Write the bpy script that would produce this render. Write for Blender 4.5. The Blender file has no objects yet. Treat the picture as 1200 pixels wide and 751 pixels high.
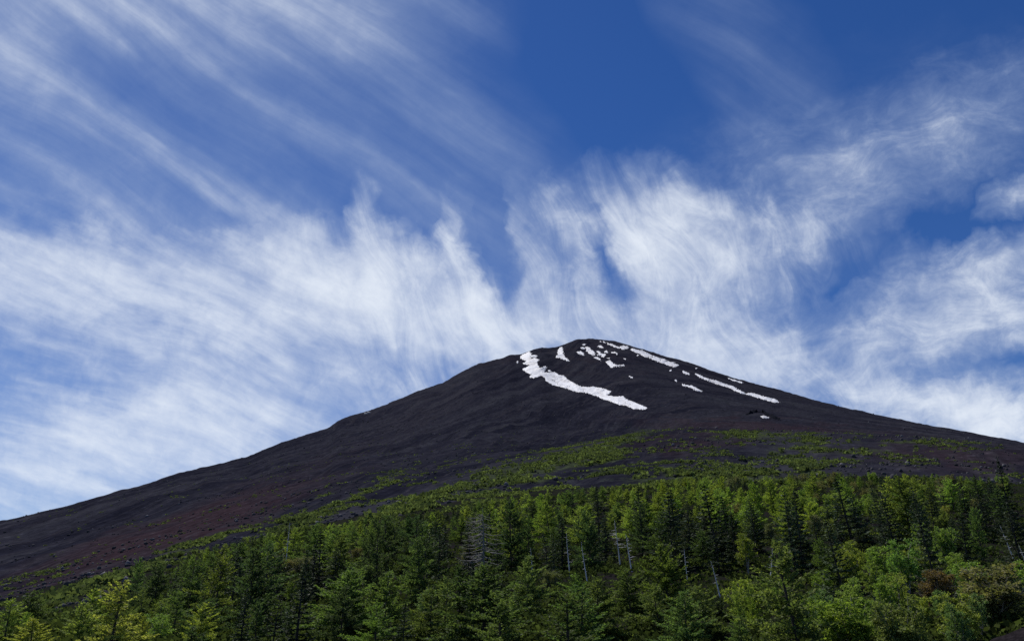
import bpy, math, random
import numpy as np
from mathutils import Vector, Matrix

random.seed(7)
RNG = np.random.default_rng(7)
SC = bpy.context.scene
COL = SC.collection
R = math.radians

# ------------------------------------------------------------------ camera
PITCH = R(21.5)
EYE = 1.7
FPX = 942.0                       # focal length in photo pixels (1200 wide)
cam = bpy.data.cameras.new('camera')
cam.sensor_width = 36.0
cam.lens = 36.0 * FPX / 1200.0
cam.clip_start = 0.1
cam.clip_end = 60000.0
cam_o = bpy.data.objects.new('camera', cam)
cam_o.location = (0, 0, EYE)
cam_o.rotation_euler = (math.pi / 2 + PITCH, 0, 0)
COL.objects.link(cam_o)
SC.camera = cam_o

# ------------------------------------------------------------------ exposure / colour
SC.view_settings.view_transform = 'Standard'
SC.view_settings.look = 'None'
SC.view_settings.exposure = 0.0
SC.view_settings.gamma = 1.0
SC.render.engine = 'CYCLES'
SC.cycles.max_bounces = 5
SC.cycles.diffuse_bounces = 3
SC.cycles.glossy_bounces = 2
SC.cycles.transmission_bounces = 3
SC.cycles.transparent_max_bounces = 6
SC.cycles.use_denoising = False

# ------------------------------------------------------------------ sun
SUN_EL, SUN_AZ = 58.0, -38.0      # azimuth from +Y (view direction) towards +X
sun = bpy.data.lights.new('sun', 'SUN')
sun.energy = 4.8
sun.angle = R(0.53)
sun.color = (1.0, 0.955, 0.88)
sun_o = bpy.data.objects.new('sun', sun)
sdir = Vector((math.sin(R(SUN_AZ)) * math.cos(R(SUN_EL)), math.cos(R(SUN_AZ)) * math.cos(R(SUN_EL)), math.sin(R(SUN_EL))))
sun_o.rotation_euler = (-sdir).to_track_quat('-Z', 'Y').to_euler()
sun_o.location = sdir * 200
COL.objects.link(sun_o)


# ------------------------------------------------------------------ node helper
class NT:
    def __init__(self, tree):
        self.t = tree
        tree.nodes.clear()

    def new(self, typ, **kw):
        n = self.t.nodes.new(typ)
        for k, v in kw.items():
            setattr(n, k, v)
        return n

    def put(self, sock, v):
        if isinstance(v, bpy.types.NodeSocket):
            self.t.links.new(v, sock)
        elif v is not None:
            sock.default_value = v

    def math(self, op, a, b=None, c=None, clamp=False):
        n = self.new('ShaderNodeMath', operation=op, use_clamp=clamp)
        self.put(n.inputs[0], a)
        self.put(n.inputs[1], b)
        self.put(n.inputs[2], c)
        return n.outputs[0]

    def vmath(self, op, a, b=None, scale=None):
        n = self.new('ShaderNodeVectorMath', operation=op)
        self.put(n.inputs[0], a)
        self.put(n.inputs[1], b)
        if scale is not None:
            self.put(n.inputs['Scale'], scale)
        return n.outputs['Value'] if op in ('DOT_PRODUCT', 'LENGTH') else n.outputs[0]

    def noise(self, vec, scale=1.0, detail=2.0, rough=0.5, dist=0.0, lac=2.0, dims='3D', color=False):
        n = self.new('ShaderNodeTexNoise', noise_dimensions=dims)
        self.put(n.inputs['Vector'], vec)
        self.put(n.inputs['Scale'], scale)
        self.put(n.inputs['Detail'], detail)
        self.put(n.inputs['Roughness'], rough)
        self.put(n.inputs['Lacunarity'], lac)
        self.put(n.inputs['Distortion'], dist)
        return n.outputs['Color'] if color else n.outputs['Fac']

    def mapping(self, vec, loc=(0, 0, 0), rot=0.0, scale=(1, 1, 1), kind='POINT'):
        n = self.new('ShaderNodeMapping', vector_type=kind)
        self.put(n.inputs['Vector'], vec)
        n.inputs['Location'].default_value = loc
        n.inputs['Rotation'].default_value = (0, 0, rot)
        n.inputs['Scale'].default_value = scale
        return n.outputs[0]

    def ramp(self, fac, stops, interp='LINEAR'):
        n = self.new('ShaderNodeValToRGB')
        self.put(n.inputs[0], fac)
        cr = n.color_ramp
        cr.interpolation = interp
        while len(cr.elements) < len(stops):
            cr.elements.new(0.5)
        for e, (p, c) in zip(cr.elements, stops):
            e.position = p
            e.color = (c, c, c, 1) if not isinstance(c, tuple) else (*c, 1)
        return n.outputs[0]

    def mix(self, fac, a, b, blend='MIX'):
        n = self.new('ShaderNodeMix', data_type='RGBA', blend_type=blend)
        self.put(n.inputs[0], fac)
        for s, v in ((n.inputs[6], a), (n.inputs[7], b)):
            self.put(s, (*v, 1) if isinstance(v, tuple) and len(v) == 3 else v)
        return n.outputs[2]

    def smooth(self, v, a, b):
        n = self.new('ShaderNodeMapRange', interpolation_type='SMOOTHSTEP')
        self.put(n.inputs[0], v)
        n.inputs[1].default_value = a
        n.inputs[2].default_value = b
        return n.outputs[0]

    def xyz(self, x, y, z=0.0):
        n = self.new('ShaderNodeCombineXYZ')
        for s, v in zip(n.inputs, (x, y, z)):
            self.put(s, v)
        return n.outputs[0]


# ------------------------------------------------------------------ sky with cirrus
# the clouds are placed on a map of the sky: the tangent map about one fixed compass direction
# (due +Y, 21.5 degrees up), in units of 1/942 of a radian, so that strokes are easy to write down.
WORLD = bpy.data.worlds.new('World')
SC.world = WORLD
WORLD.use_nodes = True
#SKY_BEGIN
def build_sky():
    n = NT(WORLD.node_tree)
    tc = n.new('ShaderNodeTexCoord')
    d = tc.outputs['Generated']
    F = (0, math.cos(PITCH), math.sin(PITCH))
    U = (0, -math.sin(PITCH), math.cos(PITCH))
    w = n.math('MAXIMUM', n.vmath('DOT_PRODUCT', d, F), 0.12)
    u = n.math('DIVIDE', n.vmath('DOT_PRODUCT', d, (1, 0, 0)), w)
    v = n.math('DIVIDE', n.vmath('DOT_PRODUCT', d, U), w)
    # sky-map coordinates in hundreds of units; x right 0..12, y down 0..7.5 over the visible part
    px = n.math('MULTIPLY_ADD', u, FPX / 100, 6.0)
    py = n.math('MULTIPLY_ADD', v, -FPX / 100, 3.755)
    P = n.xyz(px, py)

    def warp(vec, scale, amt, detail=2.0, off=0.0):
        c = n.noise(n.vmath('ADD', vec, (off, off * 0.7, off)), scale, detail, 0.55, dims='3D', color=True)
        return n.vmath('ADD', vec, n.vmath('SCALE', n.vmath('SUBTRACT', c, (0.5, 0.5, 0.5)), scale=amt))

    def flat(vec):
        return n.vmath('MULTIPLY', vec, (1, 1, 0))

    Pw = flat(warp(P, 1.1, 0.5, 3.0))          # coarse meander
    Pf = flat(warp(flat(warp(Pw, 2.4, 0.42, 4.0, 7.0)), 7.0, 0.16, 4.0, 13.0))    # torn edges

    def strokes(vec, lst):
        acc = None
        for cx, cy, ln, wd, ang, s in lst:
            m = n.mapping(vec, (cx / 100, cy / 100, 0), R(ang), (ln / 100, wd / 100, 1), 'TEXTURE')
            g = n.new('ShaderNodeTexGradient', gradient_type='SPHERICAL')
            n.put(g.inputs[0], m)
            acc = n.math('MULTIPLY_ADD', g.outputs['Fac'], s, 0.0 if acc is None else acc)
        return acc

    # A: high thin streaks that run down towards the right
    A = strokes(Pw, SKY_A)
    # B: the bright torn band behind and left of the summit
    B = strokes(Pf, SKY_B)
    # C: the ragged veils on the right
    C = strokes(Pf, SKY_C)

    # fibres: noise stretched along each family's own direction
    def fibre(vec, ang, sx, sy, detail, rough, seed, dist=0.0):
        m = n.mapping(vec, (seed, seed * 1.7, seed), 0, (1, 1, 1))
        m = n.mapping(m, (0, 0, 0), R(-ang), (1, 1, 1))
        m = n.vmath('MULTIPLY', m, (sx, sy, 1))
        return n.noise(m, 1.0, detail, rough, dist)

    Pa = flat(warp(P, 0.35, 0.8, 1.0, 3.0))
    fa = fibre(Pa, 33, 0.22, 2.3, 6.0, 0.58, 1.3)
    fa2 = fibre(Pa, 31, 0.9, 1.3, 5.0, 0.62, 9.1)
    Pb = flat(warp(P, 0.5, 1.0, 2.0, 5.0))
    fb = fibre(Pb, 64, 1.0, 2.7, 8.0, 0.66, 4.7, 0.8)
    fb2 = fibre(Pb, 30, 0.45, 1.6, 6.0, 0.6, 21.0, 0.1)
    Pc = flat(warp(P, 0.8, 0.9, 2.0, 15.0))
    fc = fibre(Pc, -14, 0.95, 2.0, 8.0, 0.67, 8.4, 0.35)

    def depth(mask, tex, cut, octaves, gain):
        # optical depth of a veil: the mask frayed by the fibres, times a fibre contrast
        t = n.math('SUBTRACT', tex, 0.5)
        k = n.math('MINIMUM', n.math('MULTIPLY', mask, 3.0), 1.0)
        m = n.math('MAXIMUM', n.math('MULTIPLY_ADD', n.math('MULTIPLY', t, cut), k, mask), 0.0)
        f = n.math('POWER', 2.0, n.math('MULTIPLY', t, octaves))
        return n.math('SUBTRACT', 1.0, n.math('POWER', 2.718, n.math('MULTIPLY', n.math('MULTIPLY', m, f), -gain)))

    iso = n.noise(flat(warp(P, 1.6, 0.5, 3.0, 27.0)), 3.0, 8.0, 0.68, 0.35)
    iso2 = n.noise(flat(warp(P, 1.2, 0.6, 3.0, 41.0)), 1.15, 8.0, 0.66, 0.3)
    ta = n.math('ADD', n.math('ADD', n.math('MULTIPLY', fa, 0.6), n.math('MULTIPLY', fa2, 0.25)), n.math('MULTIPLY', iso, 0.15))
    da = depth(A, ta, 0.9, 4.6, 0.50)
    fb3 = fibre(Pa, 20, 0.4, 2.3, 6.0, 0.6, 33.0, 0.1)
    side = n.smooth(n.math('ADD', px, n.math('MULTIPLY', py, -0.35)), 1.5, 3.6)      # combed up on the right, lying on the left
    wr = n.math('MULTIPLY_ADD', side, 0.5, 0.06)
    wr = n.math('MULTIPLY', wr, 0.75)
    tb = n.math('ADD', n.math('ADD', n.math('MULTIPLY', fb, wr), n.math('MULTIPLY', fb2, 0.15)), n.math('MULTIPLY', fb3, n.math('SUBTRACT', 0.54, wr)))
    tb = n.math('ADD', tb, n.math('ADD', n.math('MULTIPLY', iso, 0.13), n.math('MULTIPLY', iso2, 0.18)))
    db = depth(B, tb, 1.8, 5.6, 0.8)
    tcx = n.math('ADD', n.math('MULTIPLY', fc, 0.62), n.math('ADD', n.math('MULTIPLY', iso, 0.15), n.math('MULTIPLY', iso2, 0.23)))
    dc = depth(C, tcx, 1.3, 6.0, 0.60)
    inv = n.math('MULTIPLY', n.math('MULTIPLY', n.math('SUBTRACT', 1.0, da), n.math('SUBTRACT', 1.0, db)), n.math('SUBTRACT', 1.0, dc))
    dens_front = n.math('SUBTRACT', 1.0, inv)
    # the rest of the sky carries the same kind of thin cirrus
    z = n.math('MAXIMUM', n.vmath('DOT_PRODUCT', d, (0, 0, 1)), 0.12)
    sheet = n.vmath('DIVIDE', d, n.xyz(z, z, z))
    fr = n.noise(n.mapping(sheet, (3, 1, 0), R(20), (2.6, 0.8, 0)), 1.0, 5.0, 0.6, 0.4)
    dens_rest = n.math('MULTIPLY', n.smooth(fr, 0.42, 0.8), 0.75)
    # cross-fade between them well outside the mapped part
    far = n.smooth(n.vmath('DOT_PRODUCT', d, F), 0.55, 0.76)
    dens = n.math('ADD', n.math('MULTIPLY', dens_front, far), n.math('MULTIPLY', dens_rest, n.math('SUBTRACT', 1.0, far)), clamp=True)

    sky = n.new('ShaderNodeTexSky', sky_type='NISHITA')
    sky.sun_disc = False
    sky.sun_elevation = R(SUN_EL)
    sky.sun_rotation = R(SUN_AZ)
    sky.altitude = 2300
    sky.air_density = 1.0
    sky.dust_density = 0.3
    sky.ozone_density = 3.0
    hs = n.new('ShaderNodeHueSaturation')
    hs.inputs['Saturation'].default_value = SKY_SAT
    hs.inputs['Hue'].default_value = SKY_HUE
    hs.inputs['Value'].default_value = SKY_VAL
    n.put(hs.inputs['Color'], sky.outputs[0])
    body = n.mix(n.smooth(dens, 0.25, 1.0), CLOUD_THIN, CLOUD_THICK)
    colr = n.mix(dens, hs.outputs[0], body)
    bg = n.new('ShaderNodeBackground')
    bg.inputs['Strength'].default_value = 0.1
    n.put(bg.inputs['Color'], colr)
    out = n.new('ShaderNodeOutputWorld')
    n.put(out.inputs['Surface'], bg.outputs[0])
    WORLD.cycles.sampling_method = 'MANUAL'
    WORLD.cycles.sample_map_resolution = 512


SKY_SAT, SKY_VAL, SKY_HUE = 1.28, 0.92, 0.513
CLOUD_THIN = (3.5, 4.5, 6.6)
CLOUD_THICK = (8.3, 8.9, 9.7)
# (x, y, half length, half width, angle, strength)
SKY_A = [
    (120, 170, 760, 420, 32, 0.72), (330, 130, 620, 260, 34, 0.35), (20, 30, 150, 120, 20, 1.0), (260, -20, 330, 110, 6, 1.3), (370, 20, 220, 60, 20, 0.35),
    (110, 235, 480, 22, 33, 0.42), (255, 225, 420, 18, 35, 0.38), (420, 190, 420, 24, 34, 0.36), (330, 250, 300, 14, 34, 0.3), (480, 215, 260, 12, 33, 0.3), (180, 180, 380, 14, 34, 0.3), (0, 215, 300, 24, 30, 0.3),
    (540, 160, 300, 60, 40, 0.2), (520, 230, 200, 26, 30, 0.22),
    (870, 60, 300, 90, 56, 0.34), (450, -20, 260, 100, 15, 0.35), (690, 100, 260, 130, 50, -0.2), (0, 310, 260, 60, 22, 0.35),
    (210, 130, 330, 34, 34, -0.32), (320, 290, 170, 34, 32, -0.4), (20, 245, 170, 30, 24, -0.35), (90, 60, 130, 40, 40, -0.25), (420, 240, 240, 30, 33, -0.25),
]
SKY_B = [
    (120, 470, 640, 260, 16, 0.8), (250, 338, 300, 75, 5, 0.85), (90, 330, 300, 70, 12, 0.5), (0, 290, 200, 60, 20, 0.3), (30, 560, 420, 170, -4, 0.95), (330, 470, 330, 110, -18, 0.5),
    (410, 328, 160, 90, 20, 0.6), (362, 312, 75, 58, 60, 0.6), (445, 280, 95, 34, 66, 0.85), (520, 330, 160, 90, 40, 0.25), (490, 300, 60, 30, -10, 0.45), (447, 340, 90, 55, 80, 0.3),
    (534, 300, 95, 26, 70, 0.85), (562, 370, 90, 30, 58, 0.6), (590, 395, 90, 40, 50, 0.5), (480, 390, 330, 140, 25, 0.6), (650, 395, 220, 80, 6, 0.7),
    (616, 300, 105, 34, 84, 0.6), (664, 262, 75, 32, 70, 0.75), (650, 345, 140, 80, 78, 0.5), (690, 265, 60, 20, 20, 0.35),
    (772, 262, 125, 72, 36, 1.0), (860, 255, 150, 36, 8, 0.35), (805, 345, 210, 120, 50, 0.8), (895, 305, 210, 80, 12, 0.7), (840, 385, 260, 100, 25, 0.6), (960, 275, 90, 40, 0, 0.3),
    (760, 380, 140, 80, 60, 0.4), (980, 445, 280, 60, 4, 0.45), (714, 318, 125, 24, 64, -0.85), (60, 440, 200, 34, 12, -0.55), (500, 430, 150, 30, 30, -0.35), (920, 385, 140, 46, 30, -0.35),
    (740, 232, 150, 36, -5, 0.25), (492, 235, 40, 40, 0, -0.4), (582, 270, 110, 22, 80, -0.65), (505, 262, 45, 22, 80, -0.4), (985, 350, 120, 60, -60, -0.35), (590, 345, 90, 24, 70, -0.3), (400, 250, 70, 40, 40, -0.3), (560, 330, 140, 60, 60, 0.25), (560, 300, 60, 16, 70, -0.2),
]
SKY_C = [
    (1085, 175, 290, 105, -25, 0.58), (1015, 235, 110, 55, 60, 0.4), (1155, 125, 160, 65, -28, 0.35), (960, 185, 140, 60, 10, 0.4), (940, 240, 160, 60, 20, 0.25),
    (1190, 229, 66, 22, -25, 1.4), (1140, 330, 220, 80, -14, 0.95), (1180, 300, 150, 55, -20, 0.6), (1050, 395, 320, 70, -8, 0.8), (1120, 375, 200, 70, -8, 0.4),
    (1190, 400, 200, 60, -5, 0.5), (1165, 490, 200, 62, 8, 3.0), (1080, 468, 130, 36, 10, 0.6), (930, 410, 160, 70, 20, 0.4), (1120, 438, 150, 24, -4, -0.7),
    (1070, 275, 220, 44, -18, -0.5), (985, 345, 100, 60, -55, -0.55), (1180, 262, 90, 22, -10, -0.3), (1020, 300, 420, 260, -20, 0.16),
]
build_sky()
#SKY_END

# ------------------------------------------------------------------ small numpy noise
def _hash(ix, iy, seed):
    h = (ix.astype(np.int64) * 374761393 + iy.astype(np.int64) * 668265263 + seed * 1442695041) & 0x7FFFFFFF
    h = ((h ^ (h >> 13)) * 1274126177) & 0x7FFFFFFF
    return ((h ^ (h >> 16)) & 0xFFFF) / 65535.0


def vnoise(x, y, seed=0):
    x0, y0 = np.floor(x), np.floor(y)
    fx, fy = x - x0, y - y0
    fx = fx * fx * fx * (fx * (fx * 6 - 15) + 10)
    fy = fy * fy * fy * (fy * (fy * 6 - 15) + 10)
    a, b = _hash(x0, y0, seed), _hash(x0 + 1, y0, seed)
    c, d = _hash(x0, y0 + 1, seed), _hash(x0 + 1, y0 + 1, seed)
    return (a + (b - a) * fx) * (1 - fy) + (c + (d - c) * fx) * fy - 0.5


def fbm(x, y, octaves=4, rough=0.5, seed=0):
    s, amp = 0.0, 1.0
    for k in range(octaves):
        s = s + amp * vnoise(x, y, seed + k * 17)
        x, y, amp = x * 2.03 + 11.7, y * 2.03 + 5.3, amp * rough
    return s


def sstep(a, b, v):
    t = np.clip((v - a) / (b - a), 0, 1)
    return t * t * (3 - 2 * t)


# ------------------------------------------------------------------ the lie of the land
# bearings are read off the photograph: a photo pixel is a line of sight from the eye
CP, SP = math.cos(PITCH), math.sin(PITCH)


def sight(px, py):
    """azimuth (rad, from +Y to +X) and tangent of elevation of a photo pixel's line of sight"""
    px, py = np.asarray(px, float), np.asarray(py, float)
    rx, ry = (px - 600.0) / FPX, (375.5 - py) / FPX
    dy, dz = CP - ry * SP, SP + ry * CP
    return np.arctan2(rx, dy), dz / np.hypot(rx, dy)


def project(x, y, z):
    z = z - EYE
    f = y * CP + z * SP
    up = -y * SP + z * CP
    return 600 + FPX * x / f, 375.5 - FPX * up / f


SKYLINE = [(-400, 715), (-200, 664), (-60, 627), (0, 613), (40, 604), (90, 592), (120, 583), (170, 569), (211, 555), (255, 546), (290, 537), (330, 519),
           (360, 510), (384, 502.6), (399, 492), (422, 485), (451, 475), (474, 466), (490, 459), (520, 449), (540, 437), (560, 428),
           (590, 420), (597, 416.7), (610, 416), (621, 411), (634, 407), (649, 407), (661, 403.5), (677, 397.6), (694, 397), (720, 399),
           (740, 405), (776, 416.7), (810, 426.6), (855, 442), (920, 459.3), (980, 476), (1030, 487), (1080, 497), (1125, 505.6),
           (1165, 514), (1200, 521), (1300, 540), (1500, 580), (1700, 625)]
SUMMIT = (330.0, 3350.0)
SUMMIT_Z = 1240.0


def cone_z(x, y):
    r = np.hypot(x - SUMMIT[0], y - SUMMIT[1])
    r = np.sqrt(r * r + 90.0 ** 2) - 90.0
    r1 = np.minimum(r, 3400.0)
    z = SUMMIT_Z - 0.615 * r1 + (0.50 / 3400 / 2) * r1 * r1
    return z - 0.115 * 2500 * (1 - np.exp(-np.maximum(r - 3400, 0) / 2500))


_saz, _ste = sight([p[0] for p in SKYLINE], [p[1] for p in SKYLINE])


def _cone_scale():
    az = np.linspace(R(-60), R(60), 481)
    d = np.exp(np.linspace(math.log(700), math.log(6000), 900))
    zz = cone_z(np.sin(az)[:, None] * d, np.cos(az)[:, None] * d)
    best = ((zz - EYE) / d).max(axis=1)
    want = np.interp(az, _saz, _ste)
    # hold the ends
    c = want / best
    lo, hi = np.searchsorted(az, _saz[0]), np.searchsorted(az, _saz[-1])
    c[:lo] = c[lo]
    c[hi:] = c[min(hi, len(c) - 1)]
    return az, c


_caz, _cc = _cone_scale()

# near ground: for a few bearings, (distance, photo row of the ground there)
NEAR = [
    (-200, [(60, 800), (110, 775), (180, 752), (300, 733), (500, 722), (800, 705)]),
    (0, [(60, 790), (110, 752), (180, 728), (300, 714), (500, 700), (800, 676)]),
    (200, [(60, 800), (110, 742), (170, 700), (230, 674), (400, 652), (800, 613)]),
    (400, [(60, 810), (100, 752), (170, 682), (230, 637), (400, 604), (800, 562)]),
    (600, [(60, 820), (95, 756), (160, 660), (250, 604), (420, 566), (800, 534)]),
    (800, [(60, 820), (95, 752), (160, 652), (270, 586), (430, 548), (800, 503)]),
    (1000, [(60, 820), (95, 748), (160, 650), (270, 578), (430, 545), (800, 507)]),
    (1200, [(60, 800), (95, 748), (160, 652), (270, 588), (430, 552), (800, 515)]),
    (1400, [(60, 800), (95, 760), (160, 680), (270, 616), (430, 583), (800, 552)]),
]
_NLD = np.log(np.array([25, 40, 60, 80, 110, 140, 180, 230, 300, 400, 520, 660, 800.0]))


def _near_table():
    az = np.array([float(sight(px, 600)[0]) for px, _ in NEAR])
    tab = []
    for px, pts in NEAR:
        ld = np.log([p[0] for p in pts])
        te = sight([px] * len(pts), [p[1] for p in pts])[1]
        h = EYE + np.exp(ld) * te
        ld = np.concatenate([[math.log(25)], ld])
        h = np.concatenate([[-0.6], h])
        tab.append(np.interp(_NLD, ld, h))
    tab = np.array(tab)
    for _ in range(1):
        tab[:, 1:-1] = 0.25 * tab[:, :-2] + 0.5 * tab[:, 1:-1] + 0.25 * tab[:, 2:]
    fine = np.linspace(az[0], az[-1], 160)
    t2 = np.array([np.interp(fine, az, tab[:, k]) for k in range(tab.shape[1])]).T
    ker = np.hanning(19); ker /= ker.sum()
    pad = np.pad(t2, ((9, 9), (0, 0)), mode='edge')
    t2 = np.array([np.convolve(pad[:, k], ker, 'valid') for k in range(t2.shape[1])]).T
    return fine, t2


_naz, _ntab = _near_table()
LN800 = math.log(800.0)


def near_z(az, d):
    ld = np.log(np.maximum(d, 1.0))
    a = np.clip((az - _naz[0]) / (_naz[-1] - _naz[0]) * (len(_naz) - 1), 0, len(_naz) - 1.001)
    ia = a.astype(int); fa = a - ia
    k = np.clip(np.searchsorted(_NLD, ld) - 1, 0, len(_NLD) - 2)
    fk = np.clip((ld - _NLD[k]) / (_NLD[k + 1] - _NLD[k]), 0, 1)
    z0 = _ntab[ia, k] * (1 - fa) + _ntab[ia + 1, k] * fa
    z1 = _ntab[ia, k + 1] * (1 - fa) + _ntab[ia + 1, k + 1] * fa
    z = z0 * (1 - fk) + z1 * fk
    z = z * sstep(0, 25, d) 
    return z


def base_z(x, y):
    az, d = np.arctan2(x, y), np.hypot(x, y)
    c = np.interp(az, _caz, _cc)
    zc = cone_z(x, y)
    zf = EYE + (zc - EYE) * np.where(zc > EYE, c, 1.0)
    zn = near_z(az, d)
    crest = np.interp(az, _naz, _ntab[:, -1])
    back = crest - 0.10 * np.maximum(d - 800, 0)            # the nearer ridge falls away behind its crest
    zn2 = np.where(d > 800, back, zn)
    # beyond the ridge the cone takes over (smooth maximum)
    k = 14.0 + 0.02 * d
    h = np.clip(0.5 + 0.5 * (zf - zn2) / k, 0, 1)
    both = zn2 * (1 - h) + zf * h + k * h * (1 - h) * 0.5
    w = sstep(520, 900, d)
    front = zn * (1 - w) + both * w
    # out of the mapped bearings: a gentle open slope
    q = sstep(R(42), R(75), np.abs(az))
    side = np.maximum(zc, -900) * sstep(30, 600, d)
    z = front * (1 - q) + side * q
    # dark cinder bank close by, low on the right of the picture
    z = z + 3.12 * np.exp(-(((x - 15.6) / 6.0) ** 2 + ((y - 20.9) / 3.6) ** 2) ** 1.3)
    return z


def ground_z(x, y):
    x, y = np.asarray(x, float), np.asarray(y, float)
    z = base_z(x, y)
    az, d = np.arctan2(x, y), np.hypot(x, y)
    dx, dy = x - SUMMIT[0], y - SUMMIT[1]
    r, ph = np.hypot(dx, dy), np.arctan2(dx, dy)
    # gullies and ribs run down the fall line: one family down the near right flank, one down the left
    q = sstep(-3.05, -2.45, np.where(ph > 0, ph - 2 * math.pi, ph))
    def family(tx, ty):
        return (dx * -ty + dy * tx), dx * tx + dy * ty
    ar, lr = family(0.76, -0.65)
    al, ll = family(-0.88, -0.47)
    g = fbm(ar / 75.0 + 0.0012 * r, lr / 700.0, 4, 0.55, 3) * (1 - q) + fbm(al / 75.0, ll / 700.0, 4, 0.55, 5) * q
    g2 = fbm(ar / 17.0, lr / 300.0, 3, 0.55, 23) * (1 - q) + fbm(al / 17.0, ll / 300.0, 3, 0.55, 25) * q
    amp = sstep(300, 1300, d) * sstep(20, 500, r)
    edge = 1 - 0.75 * sstep(0.0, 1.0, np.exp(-np.abs(d - 2750) / 450)) * (np.abs(az) > R(9))
    z = z + amp * edge * (g * 11.0 + g2 * 1.0)
    # lumpy lava and cinders
    z = z + sstep(250, 1200, d) * fbm(x / 60.0, y / 60.0, 4, 0.6, 41) * (1.8 + 4.0 * (1 - sstep(900, 1500, d)))
    z = z + sstep(1200, 2000, d) * np.maximum(fbm(x / 34.0, y / 34.0, 3, 0.65, 141), -0.1) * 4.5
    z = z + sstep(25, 120, d) * (1 - sstep(500, 900, d)) * fbm(x / 14.0, y / 14.0, 3, 0.55, 61) * 1.6
    z = z + fbm(x / 1.1, y / 1.1, 3, 0.6, 81) * 0.16 * (1 - sstep(40, 140, d))
    return z


def hit(px, py, lo=20.0, hi=6000.0, n=1400):
    """where lines of sight first meet the ground"""
    az, te = sight(px, py)
    az, te = np.atleast_1d(az), np.atleast_1d(te)
    def over(a, t, d):
        return ground_z(np.sin(a) * d, np.cos(a) * d) - (EYE + d * t)
    d = np.exp(np.linspace(math.log(lo), math.log(hi), n))
    k = np.zeros(len(az), int)
    for i0 in range(0, len(az), 400):
        f = over(az[i0:i0 + 400, None], te[i0:i0 + 400, None], d)
        kk = np.argmax(f > 0, axis=1)
        k[i0:i0 + 400] = np.where((f > 0).any(axis=1), np.maximum(kk, 1), n - 1)
    a, b = d[k - 1], d[k]
    for _ in range(9):
        m = 0.5 * (a + b)
        f = over(az, te, m) > 0
        a, b = np.where(f, a, m), np.where(f, m, b)
    out = 0.5 * (a + b)
    return np.sin(az) * out, np.cos(az) * out, EYE + out * te, out


# ------------------------------------------------------------------ object helpers
def new_mesh(name, verts, faces, mat=None, smooth=False):
    """faces: int array (n, 3|4) or a list of such arrays"""
    if not isinstance(faces, list):
        faces = [faces]
    faces = [np.asarray(f, np.int32) for f in faces if len(f)]
    me = bpy.data.meshes.new(name)
    verts = np.asarray(verts, np.float32)
    nl = sum(f.size for f in faces)
    npoly = sum(len(f) for f in faces)
    me.vertices.add(len(verts))
    me.vertices.foreach_set('co', verts.ravel())
    me.loops.add(nl)
    me.loops.foreach_set('vertex_index', np.concatenate([f.ravel() for f in faces]))
    me.polygons.add(npoly)
    sizes = np.concatenate([np.full(len(f), f.shape[1], np.int32) for f in faces])
    starts = np.concatenate([[0], np.cumsum(sizes)[:-1]]).astype(np.int32)
    me.polygons.foreach_set('loop_start', starts)
    me.polygons.foreach_set('loop_total', sizes)
    if smooth:
        me.polygons.foreach_set('use_smooth', np.ones(npoly, bool))
    me.update(calc_edges=True)
    if mat:
        me.materials.append(mat)
    return me


def link(name, data, parent=None, **props):
    o = bpy.data.objects.new(name, data)
    COL.objects.link(o)
    if parent:
        o.parent = parent
    for k, v in props.items():
        o[k] = v
    return o


def attr(me, name, values):
    a = me.attributes.new(name, 'FLOAT', 'POINT')
    a.data.foreach_set('value', np.asarray(values, np.float32))


def material(name):
    m = bpy.data.materials.new(name)
    m.use_nodes = True
    return m, NT(m.node_tree)


def finish(n, base, rough=0.9, normal=None, spec=0.2):
    p = n.new('ShaderNodeBsdfPrincipled')
    n.put(p.inputs['Base Color'], (*base, 1) if isinstance(base, tuple) else base)
    n.put(p.inputs['Roughness'], rough)
    n.put(p.inputs['Specular IOR Level'], spec)
    n.put(p.inputs['Normal'], normal)
    o = n.new('ShaderNodeOutputMaterial')
    n.put(o.inputs['Surface'], p.outputs[0])
    return p


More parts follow.
